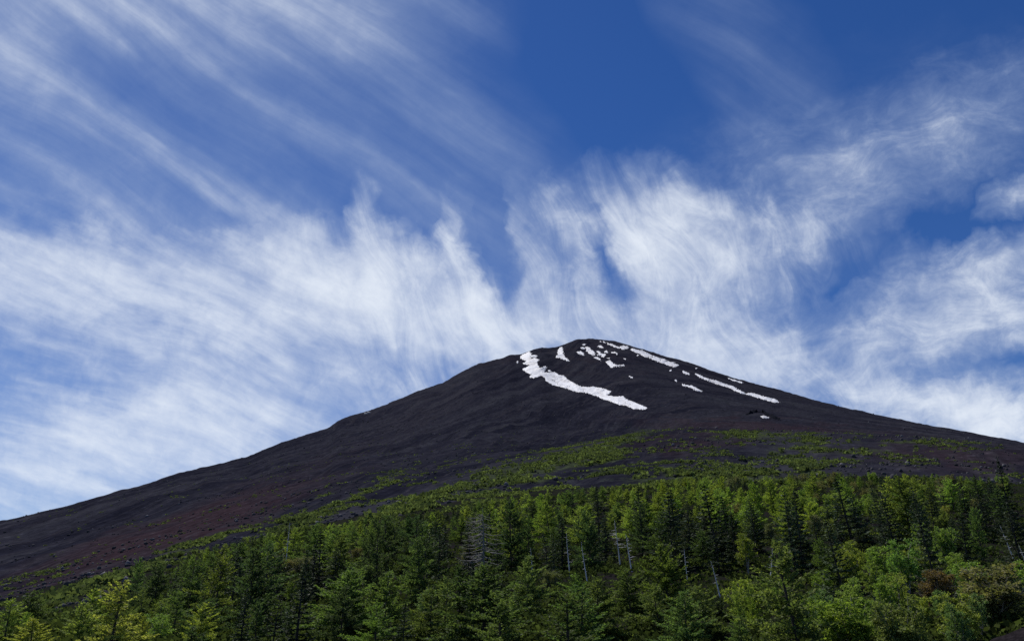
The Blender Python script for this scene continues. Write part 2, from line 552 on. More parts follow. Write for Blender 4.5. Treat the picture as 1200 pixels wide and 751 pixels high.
# ------------------------------------------------------------------ terrain materials
def make_slope_material():
    m, n = material('cinder_slope')
    geo = n.new('ShaderNodeNewGeometry')
    pos = geo.outputs['Position']
    rel = n.vmath('SUBTRACT', pos, (SUMMIT[0], SUMMIT[1], 0))
    s = n.new('ShaderNodeSeparateXYZ')
    n.put(s.inputs[0], rel)
    def family(tx, ty, seed):
        return n.xyz(n.math('DIVIDE', n.vmath('DOT_PRODUCT', rel, (-ty, tx, 0)), 95.0), n.math('DIVIDE', n.vmath('DOT_PRODUCT', rel, (tx, ty, 0)), 900.0), seed)
    ph = n.math('ARCTAN2', s.outputs[0], n.math('MULTIPLY', s.outputs[1], -1.0))      # 0 towards the viewer, positive to the right
    q = n.smooth(ph, 0.1, -0.65)
    qv = n.xyz(q, q, q)
    fall = n.vmath('ADD', n.vmath('MULTIPLY', family(0.76, -0.65, 0.0), n.vmath('SUBTRACT', (1, 1, 1), qv)), n.vmath('MULTIPLY', family(-0.88, -0.47, 4.0), qv))
    wob = n.noise(n.vmath('SCALE', pos, scale=0.004), 1.0, 3.0, 0.6, color=True)
    fallw = n.vmath('ADD', fall, n.vmath('SCALE', n.vmath('SUBTRACT', wob, (0.5, 0.5, 0.5)), scale=1.1))
    band = n.noise(fallw, 0.8, 5.0, 0.62)
    band2 = n.noise(n.vmath('ADD', fallw, (7, 3, 0)), 2.6, 5.0, 0.62)
    streak = n.noise(n.vmath('MULTIPLY', fallw, (9.0, 2.0, 1)), 1.0, 4.0, 0.65)
    grit = n.noise(pos, 0.14, 6.0, 0.78)
    patch = n.noise(n.vmath('SCALE', pos, scale=0.012), 1.0, 5.0, 0.65)
    red = n.new('ShaderNodeAttribute', attribute_name='red').outputs['Fac']
    veg = n.new('ShaderNodeAttribute', attribute_name='veg').outputs['Fac']
    high = n.new('ShaderNodeAttribute', attribute_name='high').outputs['Fac']
    base = n.ramp(band, [(0.38, (0.0100, 0.0106, 0.0180)), (0.5, (0.0160, 0.0163, 0.0250)), (0.62, (0.0255, 0.0262, 0.0350))])
    base = n.mix(n.smooth(n.math('ADD', n.math('MULTIPLY', red, 0.7), n.math('MULTIPLY', band2, 0.6)), 0.45, 0.95), base, (0.0280, 0.0175, 0.0225))
    base = n.mix(n.math('MULTIPLY', n.smooth(band2, 0.5, 0.66), 0.4), base, (0.030, 0.032, 0.040))
    base = n.mix(n.math('MULTIPLY', n.smooth(streak, 0.5, 0.68), 0.5), base, (0.036, 0.034, 0.040))
    base = n.mix(n.math('MULTIPLY', n.math('MULTIPLY', n.smooth(patch, 0.45, 0.75), high), 0.4), base, (0.034, 0.027, 0.031))
    # thin ground cover of grass and creeping shrubs
    vg = n.smooth(n.math('ADD', veg, n.math('MULTIPLY', n.math('SUBTRACT', grit, 0.5), 1.3)), 0.35, 0.8)
    base = n.mix(n.math('MULTIPLY', vg, 0.75), base, n.mix(patch, (0.026, 0.034, 0.018), (0.046, 0.060, 0.026)))
    # stones and cinders, lighter and darker grains
    base = n.mix(1.0, base, n.ramp(grit, [(0.25, 0.5), (0.45, 0.9), (0.58, 1.2), (0.75, 2.6)]), 'MULTIPLY')
    bump = n.new('ShaderNodeBump')
    bump.inputs['Strength'].default_value = 0.35
    bump.inputs['Distance'].default_value = 2.5
    n.put(bump.inputs['Height'], n.math('ADD', n.math('MULTIPLY', grit, 1.0), n.math('MULTIPLY', streak, 0.7)))
    finish(n, base, 1.0, bump.outputs[0], 0.0)
    return m


def make_floor_material():
    m, n = material('cinder_floor')
    geo = n.new('ShaderNodeNewGeometry')
    pos = geo.outputs['Position']
    a = n.noise(pos, 0.35, 6.0, 0.7)
    b = n.noise(pos, 9.0, 4.0, 0.7)
    base = n.ramp(a, [(0.3, (0.009, 0.008, 0.010)), (0.7, (0.020, 0.017, 0.019))])
    d = n.vmath('LENGTH', n.vmath('MULTIPLY', pos, (1, 1, 0)))
    cover = n.math('MULTIPLY', n.smooth(d, 42, 60), n.smooth(n.noise(pos, 0.6, 5.0, 0.65), 0.42, 0.6))
    base = n.mix(cover, base, (0.013, 0.019, 0.008))
    base = n.mix(1.0, base, n.ramp(b, [(0.3, 0.5), (0.5, 1.0), (0.75, 1.7)]), 'MULTIPLY')
    bump = n.new('ShaderNodeBump')
    bump.inputs['Strength'].default_value = 0.8
    bump.inputs['Distance'].default_value = 0.06
    n.put(bump.inputs['Height'], b)
    finish(n, base, 1.0, bump.outputs[0], 0.0)
    return m


SLOPE = make_slope_material()
FLOOR = make_floor_material()


# green bands on the scree: (photo x, y, half length, half width, angle, amount)
GREEN = [
    (120, 686, 130, 5, -17, 0.8), (250, 638, 110, 5, -20, 0.7), (170, 662, 90, 4, -20, 0.7), (345, 618, 70, 5, -22, 1.0), (390, 588, 120, 5, -24, 0.85), (430, 604, 80, 5, -22, 0.9),
    (525, 575, 130, 7, -20, 1.0), (590, 558, 90, 6, -18, 0.8), (640, 545, 120, 10, -20, 0.9), (700, 524, 110, 9, -14, 1.0), (680, 540, 60, 8, -8, 0.9),
    (712, 528, 30, 7, -5, 0.9), (620, 565, 60, 8, -4, 0.8), (720, 555, 60, 8, -6, 0.8), (560, 590, 60, 9, -12, 0.8),
    (820, 550, 60, 13, 4, 1.0), (800, 568, 100, 10, 0, 0.9), (880, 560, 60, 14, 5, 0.9), (870, 511, 60, 6, 3, 0.8), (930, 512, 60, 5, 2, 0.6),
    (930, 535, 50, 9, 10, 0.7), (960, 522, 60, 6, 6, 0.7), (1010, 528, 50, 5, 4, 0.7), (1060, 520, 80, 5, 4, 0.8), (1120, 517, 50, 4, 3, 0.5), (940, 550, 50, 12, 20, 0.8), (1060, 540, 40, 7, 12, 0.6),
    (990, 545, 60, 8, 0, 0.5), (240, 600, 60, 5, -20, 0.2), (60, 668, 80, 6, -20, 0.35),
    (720, 560, 360, 36, 0, 0.34), (840, 540, 220, 36, 0, 0.32), (400, 605, 240, 30, -20, 0.16), (1050, 535, 200, 24, 2, 0.15),
]
RED = [(200, 625, 300, 32, -19, 0.8), (330, 560, 260, 24, -20, 0.4), (900, 500, 260, 14, 3, 0.6), (1120, 535, 200, 28, 3, 0.6), (800, 520, 130, 20, -5, 0.6), (500, 480, 160, 40, -25, 0.3), (60, 690, 120, 16, -16, 0.7), (700, 440, 160, 30, 15, 0.25)]


def blot(px, py, lst):
    t = np.zeros_like(px)
    for cx, cy, ln, wd, ang, s in lst:
        ca, sa = math.cos(R(ang)), math.sin(R(ang))
        u, v = (px - cx) * ca + (py - cy) * sa, -(px - cx) * sa + (py - cy) * ca
        t = np.maximum(t, s * np.clip(1.25 - np.hypot(u / ln, v / wd), 0, 1))
    return t


def cover_at(x, y, z):
    """how green the scree is at a place (0..1) and how red"""
    d = np.hypot(x, y)
    px, py = project(x, np.maximum(y, 1.0), z)
    ok = (y > 20) & (d < 1600)
    px = px + fbm(x / 40, y / 40, 3, 0.6, 5) * 26
    py = py + fbm(x / 40, y / 40, 3, 0.6, 15) * 12
    return blot(px, py, GREEN) * ok, blot(px, py, RED) * (y > 20) * (d < 3300)


def build_terrain():
    inner = np.linspace(R(-37.5), R(37.5), 900)
    left = np.linspace(R(-180), R(-37.5), 70)[:-1]
    right = np.linspace(R(37.5), R(180), 70)[1:]
    az = np.concatenate([left, inner, right])
    ds = np.concatenate([[0.0], np.exp(np.linspace(math.log(1.0), math.log(60), 60))[:-1], np.exp(np.linspace(math.log(60), math.log(3700), 640))[:-1],
                         np.exp(np.linspace(math.log(3700), math.log(40000), 40))])
    A, D = np.meshgrid(az, ds)
    X, Y = np.sin(A) * D, np.cos(A) * D
    Z = ground_z(X, Y)
    na, nd = len(az), len(ds)
    idx = np.arange(na * nd).reshape(nd, na)
    V = np.stack([X, Y, Z], -1).reshape(-1, 3)

    def sheet(name, r0, r1, mat):
        ii = idx[r0:r1 + 1]
        off = ii[0, 0]
        q = np.stack([ii[:-1, :-1], ii[:-1, 1:], ii[1:, 1:], ii[1:, :-1]], -1).reshape(-1, 4) - off
        v = V[off:ii[-1, -1] + 1]
        me = new_mesh(name, v, q[:, ::-1], mat, True)
        return link(name, me, kind='structure'), me, v

    cut = int(np.searchsorted(ds, 300.0))
    sheet('ground', 0, cut, FLOOR)
    _, me, v = sheet('mountain', cut, nd - 1, SLOPE)
    veg, red = cover_at(v[:, 0], v[:, 1], v[:, 2])
    attr(me, 'veg', veg)
    attr(me, 'red', red)
    attr(me, 'high', sstep(500, 1000, v[:, 2]))
    return ds


build_terrain()
#TERRAIN_END

# ------------------------------------------------------------------ tree building blocks
def tube(points, radii, sides=5):
    pts = np.asarray(points, float)
    rad = np.asarray(radii, float)
    n = len(pts)
    t = np.gradient(pts, axis=0)
    t /= np.linalg.norm(t, axis=1, keepdims=True) + 1e-9
    ref = np.where(np.abs(t[:, 2:3]) > 0.9, np.array([[1.0, 0, 0]]), np.array([[0, 0, 1.0]]))
    a = np.cross(t, ref); a /= np.linalg.norm(a, axis=1, keepdims=True) + 1e-9
    b = np.cross(t, a)
    th = np.arange(sides) / sides * 2 * math.pi
    v = pts[:, None] + rad[:, None, None] * (np.cos(th)[None, :, None] * a[:, None] + np.sin(th)[None, :, None] * b[:, None])
    v = v.reshape(-1, 3)
    i = np.arange(n - 1)[:, None] * sides
    j = np.arange(sides)[None]
    k = (j + 1) % sides
    f = np.stack([i + j, i + k, i + sides + k, i + sides + j], -1).reshape(-1, 4)
    tip = len(v)
    v = np.concatenate([v, [pts[-1] + t[-1] * rad[-1]]])
    cap = np.stack([(n - 1) * sides + np.arange(sides), (n - 1) * sides + (np.arange(sides) + 1) % sides, np.full(sides, tip)], -1)
    return v, f, cap


class Wood:
    def __init__(self):
        self.v, self.q, self.t, self.n = [], [], [], 0

    def tube(self, pts, rad, sides=5):
        v, f, c = tube(pts, rad, sides)
        self.v.append(v); self.q.append(f + self.n); self.t.append(c + self.n)
        self.n += len(v)

    def mesh(self, name, mat):
        return new_mesh(name, np.concatenate(self.v), [np.concatenate(self.q), np.concatenate(self.t)], mat, True)


def blades(name, c, ax, ln, wd, mat, rng, flat=None):
    """needle sprays and leaves: one small kite each, at centres c along axes ax"""
    c, ax = np.asarray(c, float), np.asarray(ax, float)
    ax = ax / (np.linalg.norm(ax, axis=1, keepdims=True) + 1e-9)
    r = rng.normal(size=ax.shape)
    if flat is not None:
        r = r * flat + np.cross(ax, np.array([0, 0, 1.0])) * (1 - flat) * np.where(rng.random((len(ax), 1)) < 0.5, -1, 1)
    s = r - (r * ax).sum(1, keepdims=True) * ax
    s /= np.linalg.norm(s, axis=1, keepdims=True) + 1e-9
    ln = np.asarray(ln, float)[:, None] * 0.5
    wd = np.asarray(wd, float)[:, None] * 0.5
    v = np.stack([c - ax * ln, c + s * wd - ax * ln * 0.1, c + ax * ln, c - s * wd - ax * ln * 0.1], 1).reshape(-1, 3)
    f = np.arange(len(v)).reshape(-1, 4)
    return new_mesh(name, v, f, mat)


def bark_material(name, a, b, scale):
    m, n = material(name)
    tc = n.new('ShaderNodeTexCoord').outputs['Object']
    t = n.noise(n.vmath('MULTIPLY', tc, (1, 1, 0.25)), scale, 4.0, 0.65)
    bump = n.new('ShaderNodeBump')
    bump.inputs['Strength'].default_value = 0.5
    bump.inputs['Distance'].default_value = 0.02
    n.put(bump.inputs['Height'], t)
    finish(n, n.ramp(t, [(0.32, a), (0.68, b)]), 0.9, bump.outputs[0])
    return m


def leaf_material(name, thru, spread):
    """colour comes from each tree's own object colour, a little different from leaf to leaf"""
    m, n = material(name)
    oi = n.new('ShaderNodeObjectInfo')
    geo = n.new('ShaderNodeNewGeometry')
    tc = n.new('ShaderNodeTexCoord').outputs['Object']
    t = n.noise(tc, 1.1, 2.0, 0.6)
    rnd = geo.outputs['Random Per Island']
    col = n.mix(1.0, oi.outputs['Color'], n.ramp(t, [(0.3, (0.72, 0.78, 0.8)), (0.7, (1.3, 1.2, 1.1))]), 'MULTIPLY')
    col = n.mix(1.0, col, n.ramp(rnd, [(0.0, (1 - spread,) * 3), (0.75, (1.0, 1.0, 1.0)), (1.0, (1 + spread * 1.3, 1 + spread, 1.0))]), 'MULTIPLY')
    d = n.new('ShaderNodeBsdfPrincipled')
    n.put(d.inputs['Base Color'], col)
    d.inputs['Roughness'].default_value = 0.6
    d.inputs['Specular IOR Level'].default_value = 0.08
    tr = n.new('ShaderNodeBsdfTranslucent')
    n.put(tr.inputs['Color'], n.mix(1.0, col, (1.35, 1.45, 0.85), 'MULTIPLY'))
    ms = n.new('ShaderNodeMixShader')
    n.put(ms.inputs[0], thru)
    n.put(ms.inputs[1], d.outputs[0])
    n.put(ms.inputs[2], tr.outputs[0])
    o = n.new('ShaderNodeOutputMaterial')
    n.put(o.inputs['Surface'], ms.outputs[0])
    return m


BARK_LARCH = bark_material('larch_bark', (0.035, 0.028, 0.023), (0.08, 0.065, 0.055), 9)
BARK_FIR = bark_material('fir_bark', (0.028, 0.025, 0.022), (0.07, 0.064, 0.058), 7)
BARK_BIRCH = bark_material('birch_bark', (0.14, 0.12, 0.10), (0.42, 0.38, 0.33), 6)
BARK_BLEACHED = bark_material('bleached_wood', (0.32, 0.315, 0.31), (0.72, 0.71, 0.70), 8)
BARK_DEAD = bark_material('weathered_wood', (0.10, 0.095, 0.09), (0.30, 0.29, 0.28), 8)
LEAF_LARCH = leaf_material('larch_needles', 0.46, 0.35)
LEAF_FIR = leaf_material('fir_needles', 0.16, 0.4)
LEAF_BROAD = leaf_material('broad_leaves', 0.38, 0.35)


def trunk_line(h, lean, bend, rng, k=9):
    t = np.linspace(0, 1, k)
    p = np.stack([lean[0] * h * t + bend * h * (np.sin(t * 3.0 + rng.random()) - math.sin(0.5)) * t * rng.uniform(-1, 1),
                  lean[1] * h * t + bend * h * np.sin(t * 2.4) * rng.uniform(-1, 1) * t, h * t], 1)
    return t, p


def on_line(t, p, s):
    return np.array([np.interp(s, t, p[:, i]) for i in range(3)])


def larch(h, rng, wide=0.2, dense=1.0, low=0.1):
    """airy conical crown: many thin limbs that sweep up, set with soft tufts"""
    t, p = trunk_line(h, rng.uniform(-0.03, 0.03, 2), 0.02, rng)
    w = Wood()
    w.tube(p, 0.016 * h * (1 - t) ** 0.8 + 0.012, 7)
    one = rng.random() * 6.28
    C, A, L = [], [], []
    nb = int(62 * dense)
    for i in range(nb):
        s = low + (0.985 - low) * (i + rng.random()) / nb
        o = on_line(t, p, s)
        az = i * 2.39996 + rng.normal() * 0.35
        prof = wide * h * min(1.0, ((1 - s) / 0.75) ** 0.62 + 0.03) * (0.75 + 0.25 * min(1, (s - low) / 0.12))
        ln = prof * rng.uniform(0.4, 1.3) * (1 + 0.22 * math.cos(az - one - 3 * s))
        if rng.random() < 0.1:
            continue
        el = R(rng.normal(-4 + 46 * s ** 1.5, 9))
        dr = np.array([math.cos(az) * math.cos(el), math.sin(az) * math.cos(el), math.sin(el)])
        u = np.linspace(0, 1, 5)
        bp = o + dr * ln * u[:, None] + np.array([0, 0, 1.0]) * (0.16 * ln * u ** 2.2)[:, None]
        w.tube(bp, 0.006 * h * (1 - s) * (1 - u * 0.8) + 0.006, 3)
        ns = max(3, int(ln / 0.12 * dense))
        for q in (np.arange(ns) + rng.random(ns)) / ns:
            if q < 0.12:
                continue
            base = on_line(u, bp, q)
            for sgn in (-1, 1):
                tw = (0.30 * ln * (1.1 - q) + 0.16) * rng.uniform(0.5, 1.25)
                a2 = az + sgn * rng.uniform(0.5, 1.15)
                d2 = np.array([math.cos(a2), math.sin(a2), rng.uniform(-0.3, 0.75)])
                d2 /= np.linalg.norm(d2)
                m = max(2, int(tw / 0.13))
                f = (np.arange(m) + rng.random(m)) / m
                C.append(base + d2 * tw * f[:, None] + rng.normal(size=(m, 3)) * 0.035)
                A.append(d2 + rng.normal(size=(m, 3)) * 0.55 + np.array([0, 0, 0.35]))
                L.append(np.full(m, 0.29))
    tip = on_line(t, p, 1.0)
    C.append(tip + rng.normal(size=(14, 3)) * np.array([0.05, 0.05, 0.22]) + np.array([0, 0, 0.02])); A.append(rng.normal(size=(14, 3)) * 0.4 + np.array([0, 0, 1.0])); L.append(np.full(14, 0.2))
    C, A, L = np.concatenate(C), np.concatenate(A), np.concatenate(L)
    L = L * rng.uniform(0.7, 1.3, len(L))
    return w.mesh('trunk', BARK_LARCH), blades('crown', C, A, L, L * 0.5, LEAF_LARCH, rng)


def fir(h, rng, wide=0.2, gaps=0.12, low=0.06):
    """dark layered crown: whorls of flat plates, drooping a little with tips turned up"""
    t, p = trunk_line(h, rng.uniform(-0.02, 0.02, 2), 0.012, rng)
    w = Wood()
    w.tube(p, 0.017 * h * (1 - t) ** 0.85 + 0.012, 7)
    C, A, L = [], [], []
    s = low
    while s < 0.985:
        o = on_line(t, p, s)
        nbr = int(rng.integers(6, 10)) if s < 0.9 else 5
        a0 = rng.random() * 6.28
        lvl = rng.uniform(0.72, 1.1)
        for b in range(nbr):
            if rng.random() < gaps:
                continue
            az = a0 + b / nbr * 6.283 + rng.normal() * 0.2
            ln = wide * h * (((1 - s) / (1 - low)) ** 0.85 + 0.025) * lvl * rng.uniform(0.65, 1.18)
            el = R(rng.normal(-9 + 34 * s ** 2, 6))
            dr = np.array([math.cos(az) * math.cos(el), math.sin(az) * math.cos(el), math.sin(el)])
            u = np.linspace(0, 1, 5)
            bp = o + dr * ln * u[:, None] + np.array([0, 0, 1.0]) * (ln * (0.20 * u ** 2.5 - 0.06 * np.sin(u * 3)))[:, None]
            w.tube(bp, 0.006 * h * (1 - s) * (1 - u * 0.8) + 0.007, 3)
            ns = max(3, int(ln / 0.17))
            for q in (np.arange(ns) + rng.random(ns)) / ns:
                if q < 0.15:
                    continue
                base = on_line(u, bp, q)
                for sgn in (-1, 1):
                    tw = (0.42 * ln * (1.02 - q) ** 0.8 + 0.08) * rng.uniform(0.6, 1.1)
                    a2 = az + sgn * rng.uniform(0.6, 1.0)
                    d2 = np.array([math.cos(a2), math.sin(a2), rng.uniform(-0.12, 0.2)])
                    m = max(1, int(tw / 0.19))
                    f = (np.arange(m) + rng.random(m)) / m
                    C.append(base + d2 * tw * f[:, None] + rng.normal(size=(m, 3)) * 0.025)
                    A.append(np.repeat(d2[None], m, 0) + rng.normal(size=(m, 3)) * 0.22)
                    L.append(np.full(m, 0.34))
        s += (0.72 / h) * (1 - 0.5 * s) * rng.uniform(0.85, 1.2)
    tip = on_line(t, p, 1.0)
    C.append(tip + rng.normal(size=(12, 3)) * np.array([0.04, 0.04, 0.2])); A.append(rng.normal(size=(12, 3)) * 0.4 + np.array([0, 0, 1.0])); L.append(np.full(12, 0.22))
    C, A, L = np.concatenate(C), np.concatenate(A), np.concatenate(L)
    L = L * rng.uniform(0.7, 1.3, len(L))
    return w.mesh('trunk', BARK_FIR), blades('crown', C, A, L, L * 0.5, LEAF_FIR, rng, 0.35)


def birch(h, rng, stems=4, wide=0.42, leaves=1.0, twiggy=0.0):
    """several stems that fan out into a loose crown of leaf clumps"""
    w = Wood()
    C, A, L = [], [], []
    for k in range(stems):
        az = k / stems * 6.283 + rng.normal() * 0.4
        out = wide * h * rng.uniform(0.35, 0.8) * (0.4 if k == 0 else 1)
        hk = h * rng.uniform(0.5, 1.0) if k else h * 0.97
        t = np.linspace(0, 1, 7)
        p = np.stack([math.cos(az) * out * t ** 1.3, math.sin(az) * out * t ** 1.3, hk * t], 1) + rng.normal(size=(7, 3)) * 0.02 * h * t[:, None]
        w.tube(p, 0.012 * h * (1 - t) ** 0.8 + 0.01, 6)
        nb = int(17 + 12 * twiggy)
        for i in range(nb):
            s = 0.24 + 0.76 * (i + rng.random()) / nb
            o = on_line(t, p, s)
            a2 = i * 2.4 + rng.normal() * 0.4
            ln = 0.26 * h * (1.25 - s) * rng.uniform(0.6, 1.25) + 0.2
            el = rng.uniform(0.15, 0.9)
            dr = np.array([math.cos(a2) * math.cos(el), math.sin(a2) * math.cos(el), math.sin(el)])
            u = np.linspace(0, 1, 4)
            bp = o + dr * ln * u[:, None] + rng.normal(size=(4, 3)) * 0.05 * ln * u[:, None]
            w.tube(bp, 0.004 * h * (1 - s * 0.6) * (1 - u * 0.8) + 0.006, 3)
            for q in (0.55, 0.8, 1.0):
                if rng.random() > leaves:
                    continue
                m = int(rng.integers(18, 46))
                cr = rng.uniform(0.10, 0.26) * (0.75 + h / 24)
                C.append(on_line(u, bp, q) + rng.normal(size=(m, 3)) * np.array([cr, cr, cr * 0.7]))
                A.append(rng.normal(size=(m, 3)) + np.array([0, 0, -0.2]))
                L.append(np.full(m, 0.15))
            for _ in range(int(3 * twiggy)):
                d2 = dr + rng.normal(size=3) * 0.5
                b0 = on_line(u, bp, rng.uniform(0.3, 1))
                w.tube([b0, b0 + d2 * 0.35 * ln, b0 + d2 * 0.6 * ln + np.array([0, 0, 0.06])], [0.012, 0.008, 0.004], 3)
    C, A, L = np.concatenate(C), np.concatenate(A), np.concatenate(L)
    L = L * rng.uniform(0.55, 1.7, len(L))
    return w.mesh('trunk', BARK_BIRCH), blades('crown', C, A, L, L * 0.75, LEAF_BROAD, rng)


def dead_tree(name, h, rng, nb, reach, droop, low=0.25, high=0.97, dens_top=1.0, side=None, rad=0.014, **props):
    """a bleached trunk; every remaining limb is a part of its own, with its twigs"""
    root = bpy.data.objects.new(name, None)
    COL.objects.link(root)
    for k, v in props.items():
        root[k] = v
    wood = BARK_DEAD if name == 'dead_conifer' else BARK_BLEACHED
    t, p = trunk_line(h, (0, 0), 0.022, rng, 12)
    w = Wood()
    w.tube(p, 1.5 * rad * h * (1 - t) ** 1.1 + 0.016, 8)
    link('trunk', w.mesh('trunk', wood), root)
    for i in range(nb):
        s = low + (high - low) * (i + rng.random()) / nb
        o = on_line(t, p, s)
        az = i * 2.4 + rng.normal() * 0.4
        if side is not None:
            az = side + rng.normal() * 0.75 + (math.pi if rng.random() < 0.2 else 0)
        ln = reach * h * (((1 - s) / (1 - low)) ** 0.55 * 0.9 + 0.1) * rng.uniform(0.2, 1.2)
        u = np.linspace(0, 1, 6)
        dz = droop * ln * (u ** 1.1) * rng.uniform(0.5, 1.3) - 0.55 * droop * ln * u ** 3
        bp = o + np.stack([math.cos(az) * ln * u, math.sin(az) * ln * u, dz], 1) + rng.normal(size=(6, 3)) * 0.035 * ln * u[:, None]
        b = Wood()
        b.tube(bp, (0.0055 * h * (1 - 0.6 * s) * (1 - u) ** 0.8 + 0.012), 4)
        for _ in range(int(rng.integers(1, 5))):
            q = rng.uniform(0.3, 0.95)
            b0 = on_line(u, bp, q)
            a2 = az + rng.choice([-1, 1]) * rng.uniform(0.4, 1.1)
            l2 = ln * rng.uniform(0.15, 0.4)
            b.tube([b0, b0 + np.array([math.cos(a2) * l2 * 0.6, math.sin(a2) * l2 * 0.6, droop * l2 * 0.6]), b0 + np.array([math.cos(a2) * l2, math.sin(a2) * l2, droop * l2 * 0.5])], [0.014, 0.011, 0.006], 3)
        link('branch', b.mesh('branch', wood), root)
    return root


# ------------------------------------------------------------------ tree kinds (shared meshes)
def rngs(k):
    return np.random.default_rng(k)


PROTO = {
    'larch': [(h, larch(h, rngs(100 + i), w_, d_, l_)) for i, (h, w_, d_, l_) in enumerate(
        [(10, 0.36, 1.1, 0.05), (9, 0.33, 1.0, 0.06), (11, 0.29, 1.1, 0.06), (8, 0.42, 1.05, 0.04), (10, 0.33, 0.95, 0.06), (9, 0.38, 1.15, 0.05), (9.5, 0.40, 0.9, 0.05), (8.5, 0.30, 1.1, 0.06)])],
    'fir': [(h, fir(h, rngs(200 + i), w_, g_, l_)) for i, (h, w_, g_, l_) in enumerate(
        [(9, 0.31, 0.06, 0.05), (10, 0.26, 0.10, 0.06), (8, 0.37, 0.08, 0.05), (11, 0.28, 0.12, 0.08), (9, 0.35, 0.14, 0.08)])],
    'birch': [(h, birch(h, rngs(300 + i), s_, w_, 0.78)) for i, (h, s_, w_) in enumerate([(6, 5, 0.42), (7, 4, 0.36), (5, 6, 0.5), (6.5, 4, 0.3)])],
    'bush': [(h, birch(h, rngs(350 + i), s_, w_, 0.55, 1.0)) for i, (h, s_, w_) in enumerate([(5, 6, 0.55), (4.5, 7, 0.6)])],
}
NAMES = {'larch': 'larch_tree', 'fir': 'fir_tree', 'birch': 'birch_tree', 'bush': 'leafy_shrub'}
CATS = {'larch': 'larch tree', 'fir': 'fir tree', 'birch': 'birch tree', 'bush': 'shrub'}
TINTS = {
    'lime': (0.215, 0.295, 0.062), 'yellow': (0.260, 0.300, 0.068), 'green': (0.115, 0.168, 0.050), 'dark': (0.062, 0.098, 0.042),
    'deep': (0.028, 0.050, 0.028), 'blue': (0.055, 0.085, 0.048), 'grey': (0.155, 0.222, 0.085), 'olive': (0.165, 0.175, 0.080),
    'rust': (0.170, 0.120, 0.058), 'bright': (0.150, 0.250, 0.060),
}
WORDS = {'lime': 'lime green', 'yellow': 'yellow green', 'green': 'mid green', 'dark': 'dark green', 'deep': 'blackish green', 'blue': 'dull green',
         'grey': 'greyish green', 'olive': 'olive brown', 'rust': 'rusty brown', 'bright': 'bright green'}


def place_tree(kind, x, y, height, tint, lean=0.0, tilt=0.0, var=None, rot=None, width=1.0, rng=RNG):
    h0, (tm, cm) = PROTO[kind][int(rng.integers(len(PROTO[kind]))) if var is None else var]
    root = bpy.data.objects.new(NAMES[kind], None)
    COL.objects.link(root)
    s = height / h0
    root.location = (x, y, float(ground_z(x, y)) - 0.15)
    # lean is a sideways slant (radians, positive towards +X)
    root.rotation_euler = (Matrix.Rotation(lean, 3, 'Y') @ Matrix.Rotation(tilt, 3, 'X') @ Matrix.Rotation(rng.uniform(0, 6.28) if rot is None else rot, 3, 'Z')).to_euler()
    root.scale = (s * width, s * width, s)
    c = np.array(TINTS[tint]) * rng.uniform(0.82, 1.2) * np.array([rng.uniform(0.88, 1.14), 1, rng.uniform(0.8, 1.2)])
    for nm, me in (('trunk', tm), ('crown', cm)):
        o = link(nm, me, root)
        o.color = (*c, 1)
    root['category'] = CATS[kind]
    return root


# ------------------------------------------------------------------ the trees one would point at
TREES = []      # every tree: dict(kind, px, top, d, h, tint, root, hero label)


def spot(px, d):
    az = float(sight(px, 640)[0])
    return math.sin(az) * d, math.cos(az) * d


def height_for(px, top, d):
    x, y = spot(px, d)
    te = float(sight(px, top)[1])
    return x, y, EYE + d * te - float(ground_z(x, y))


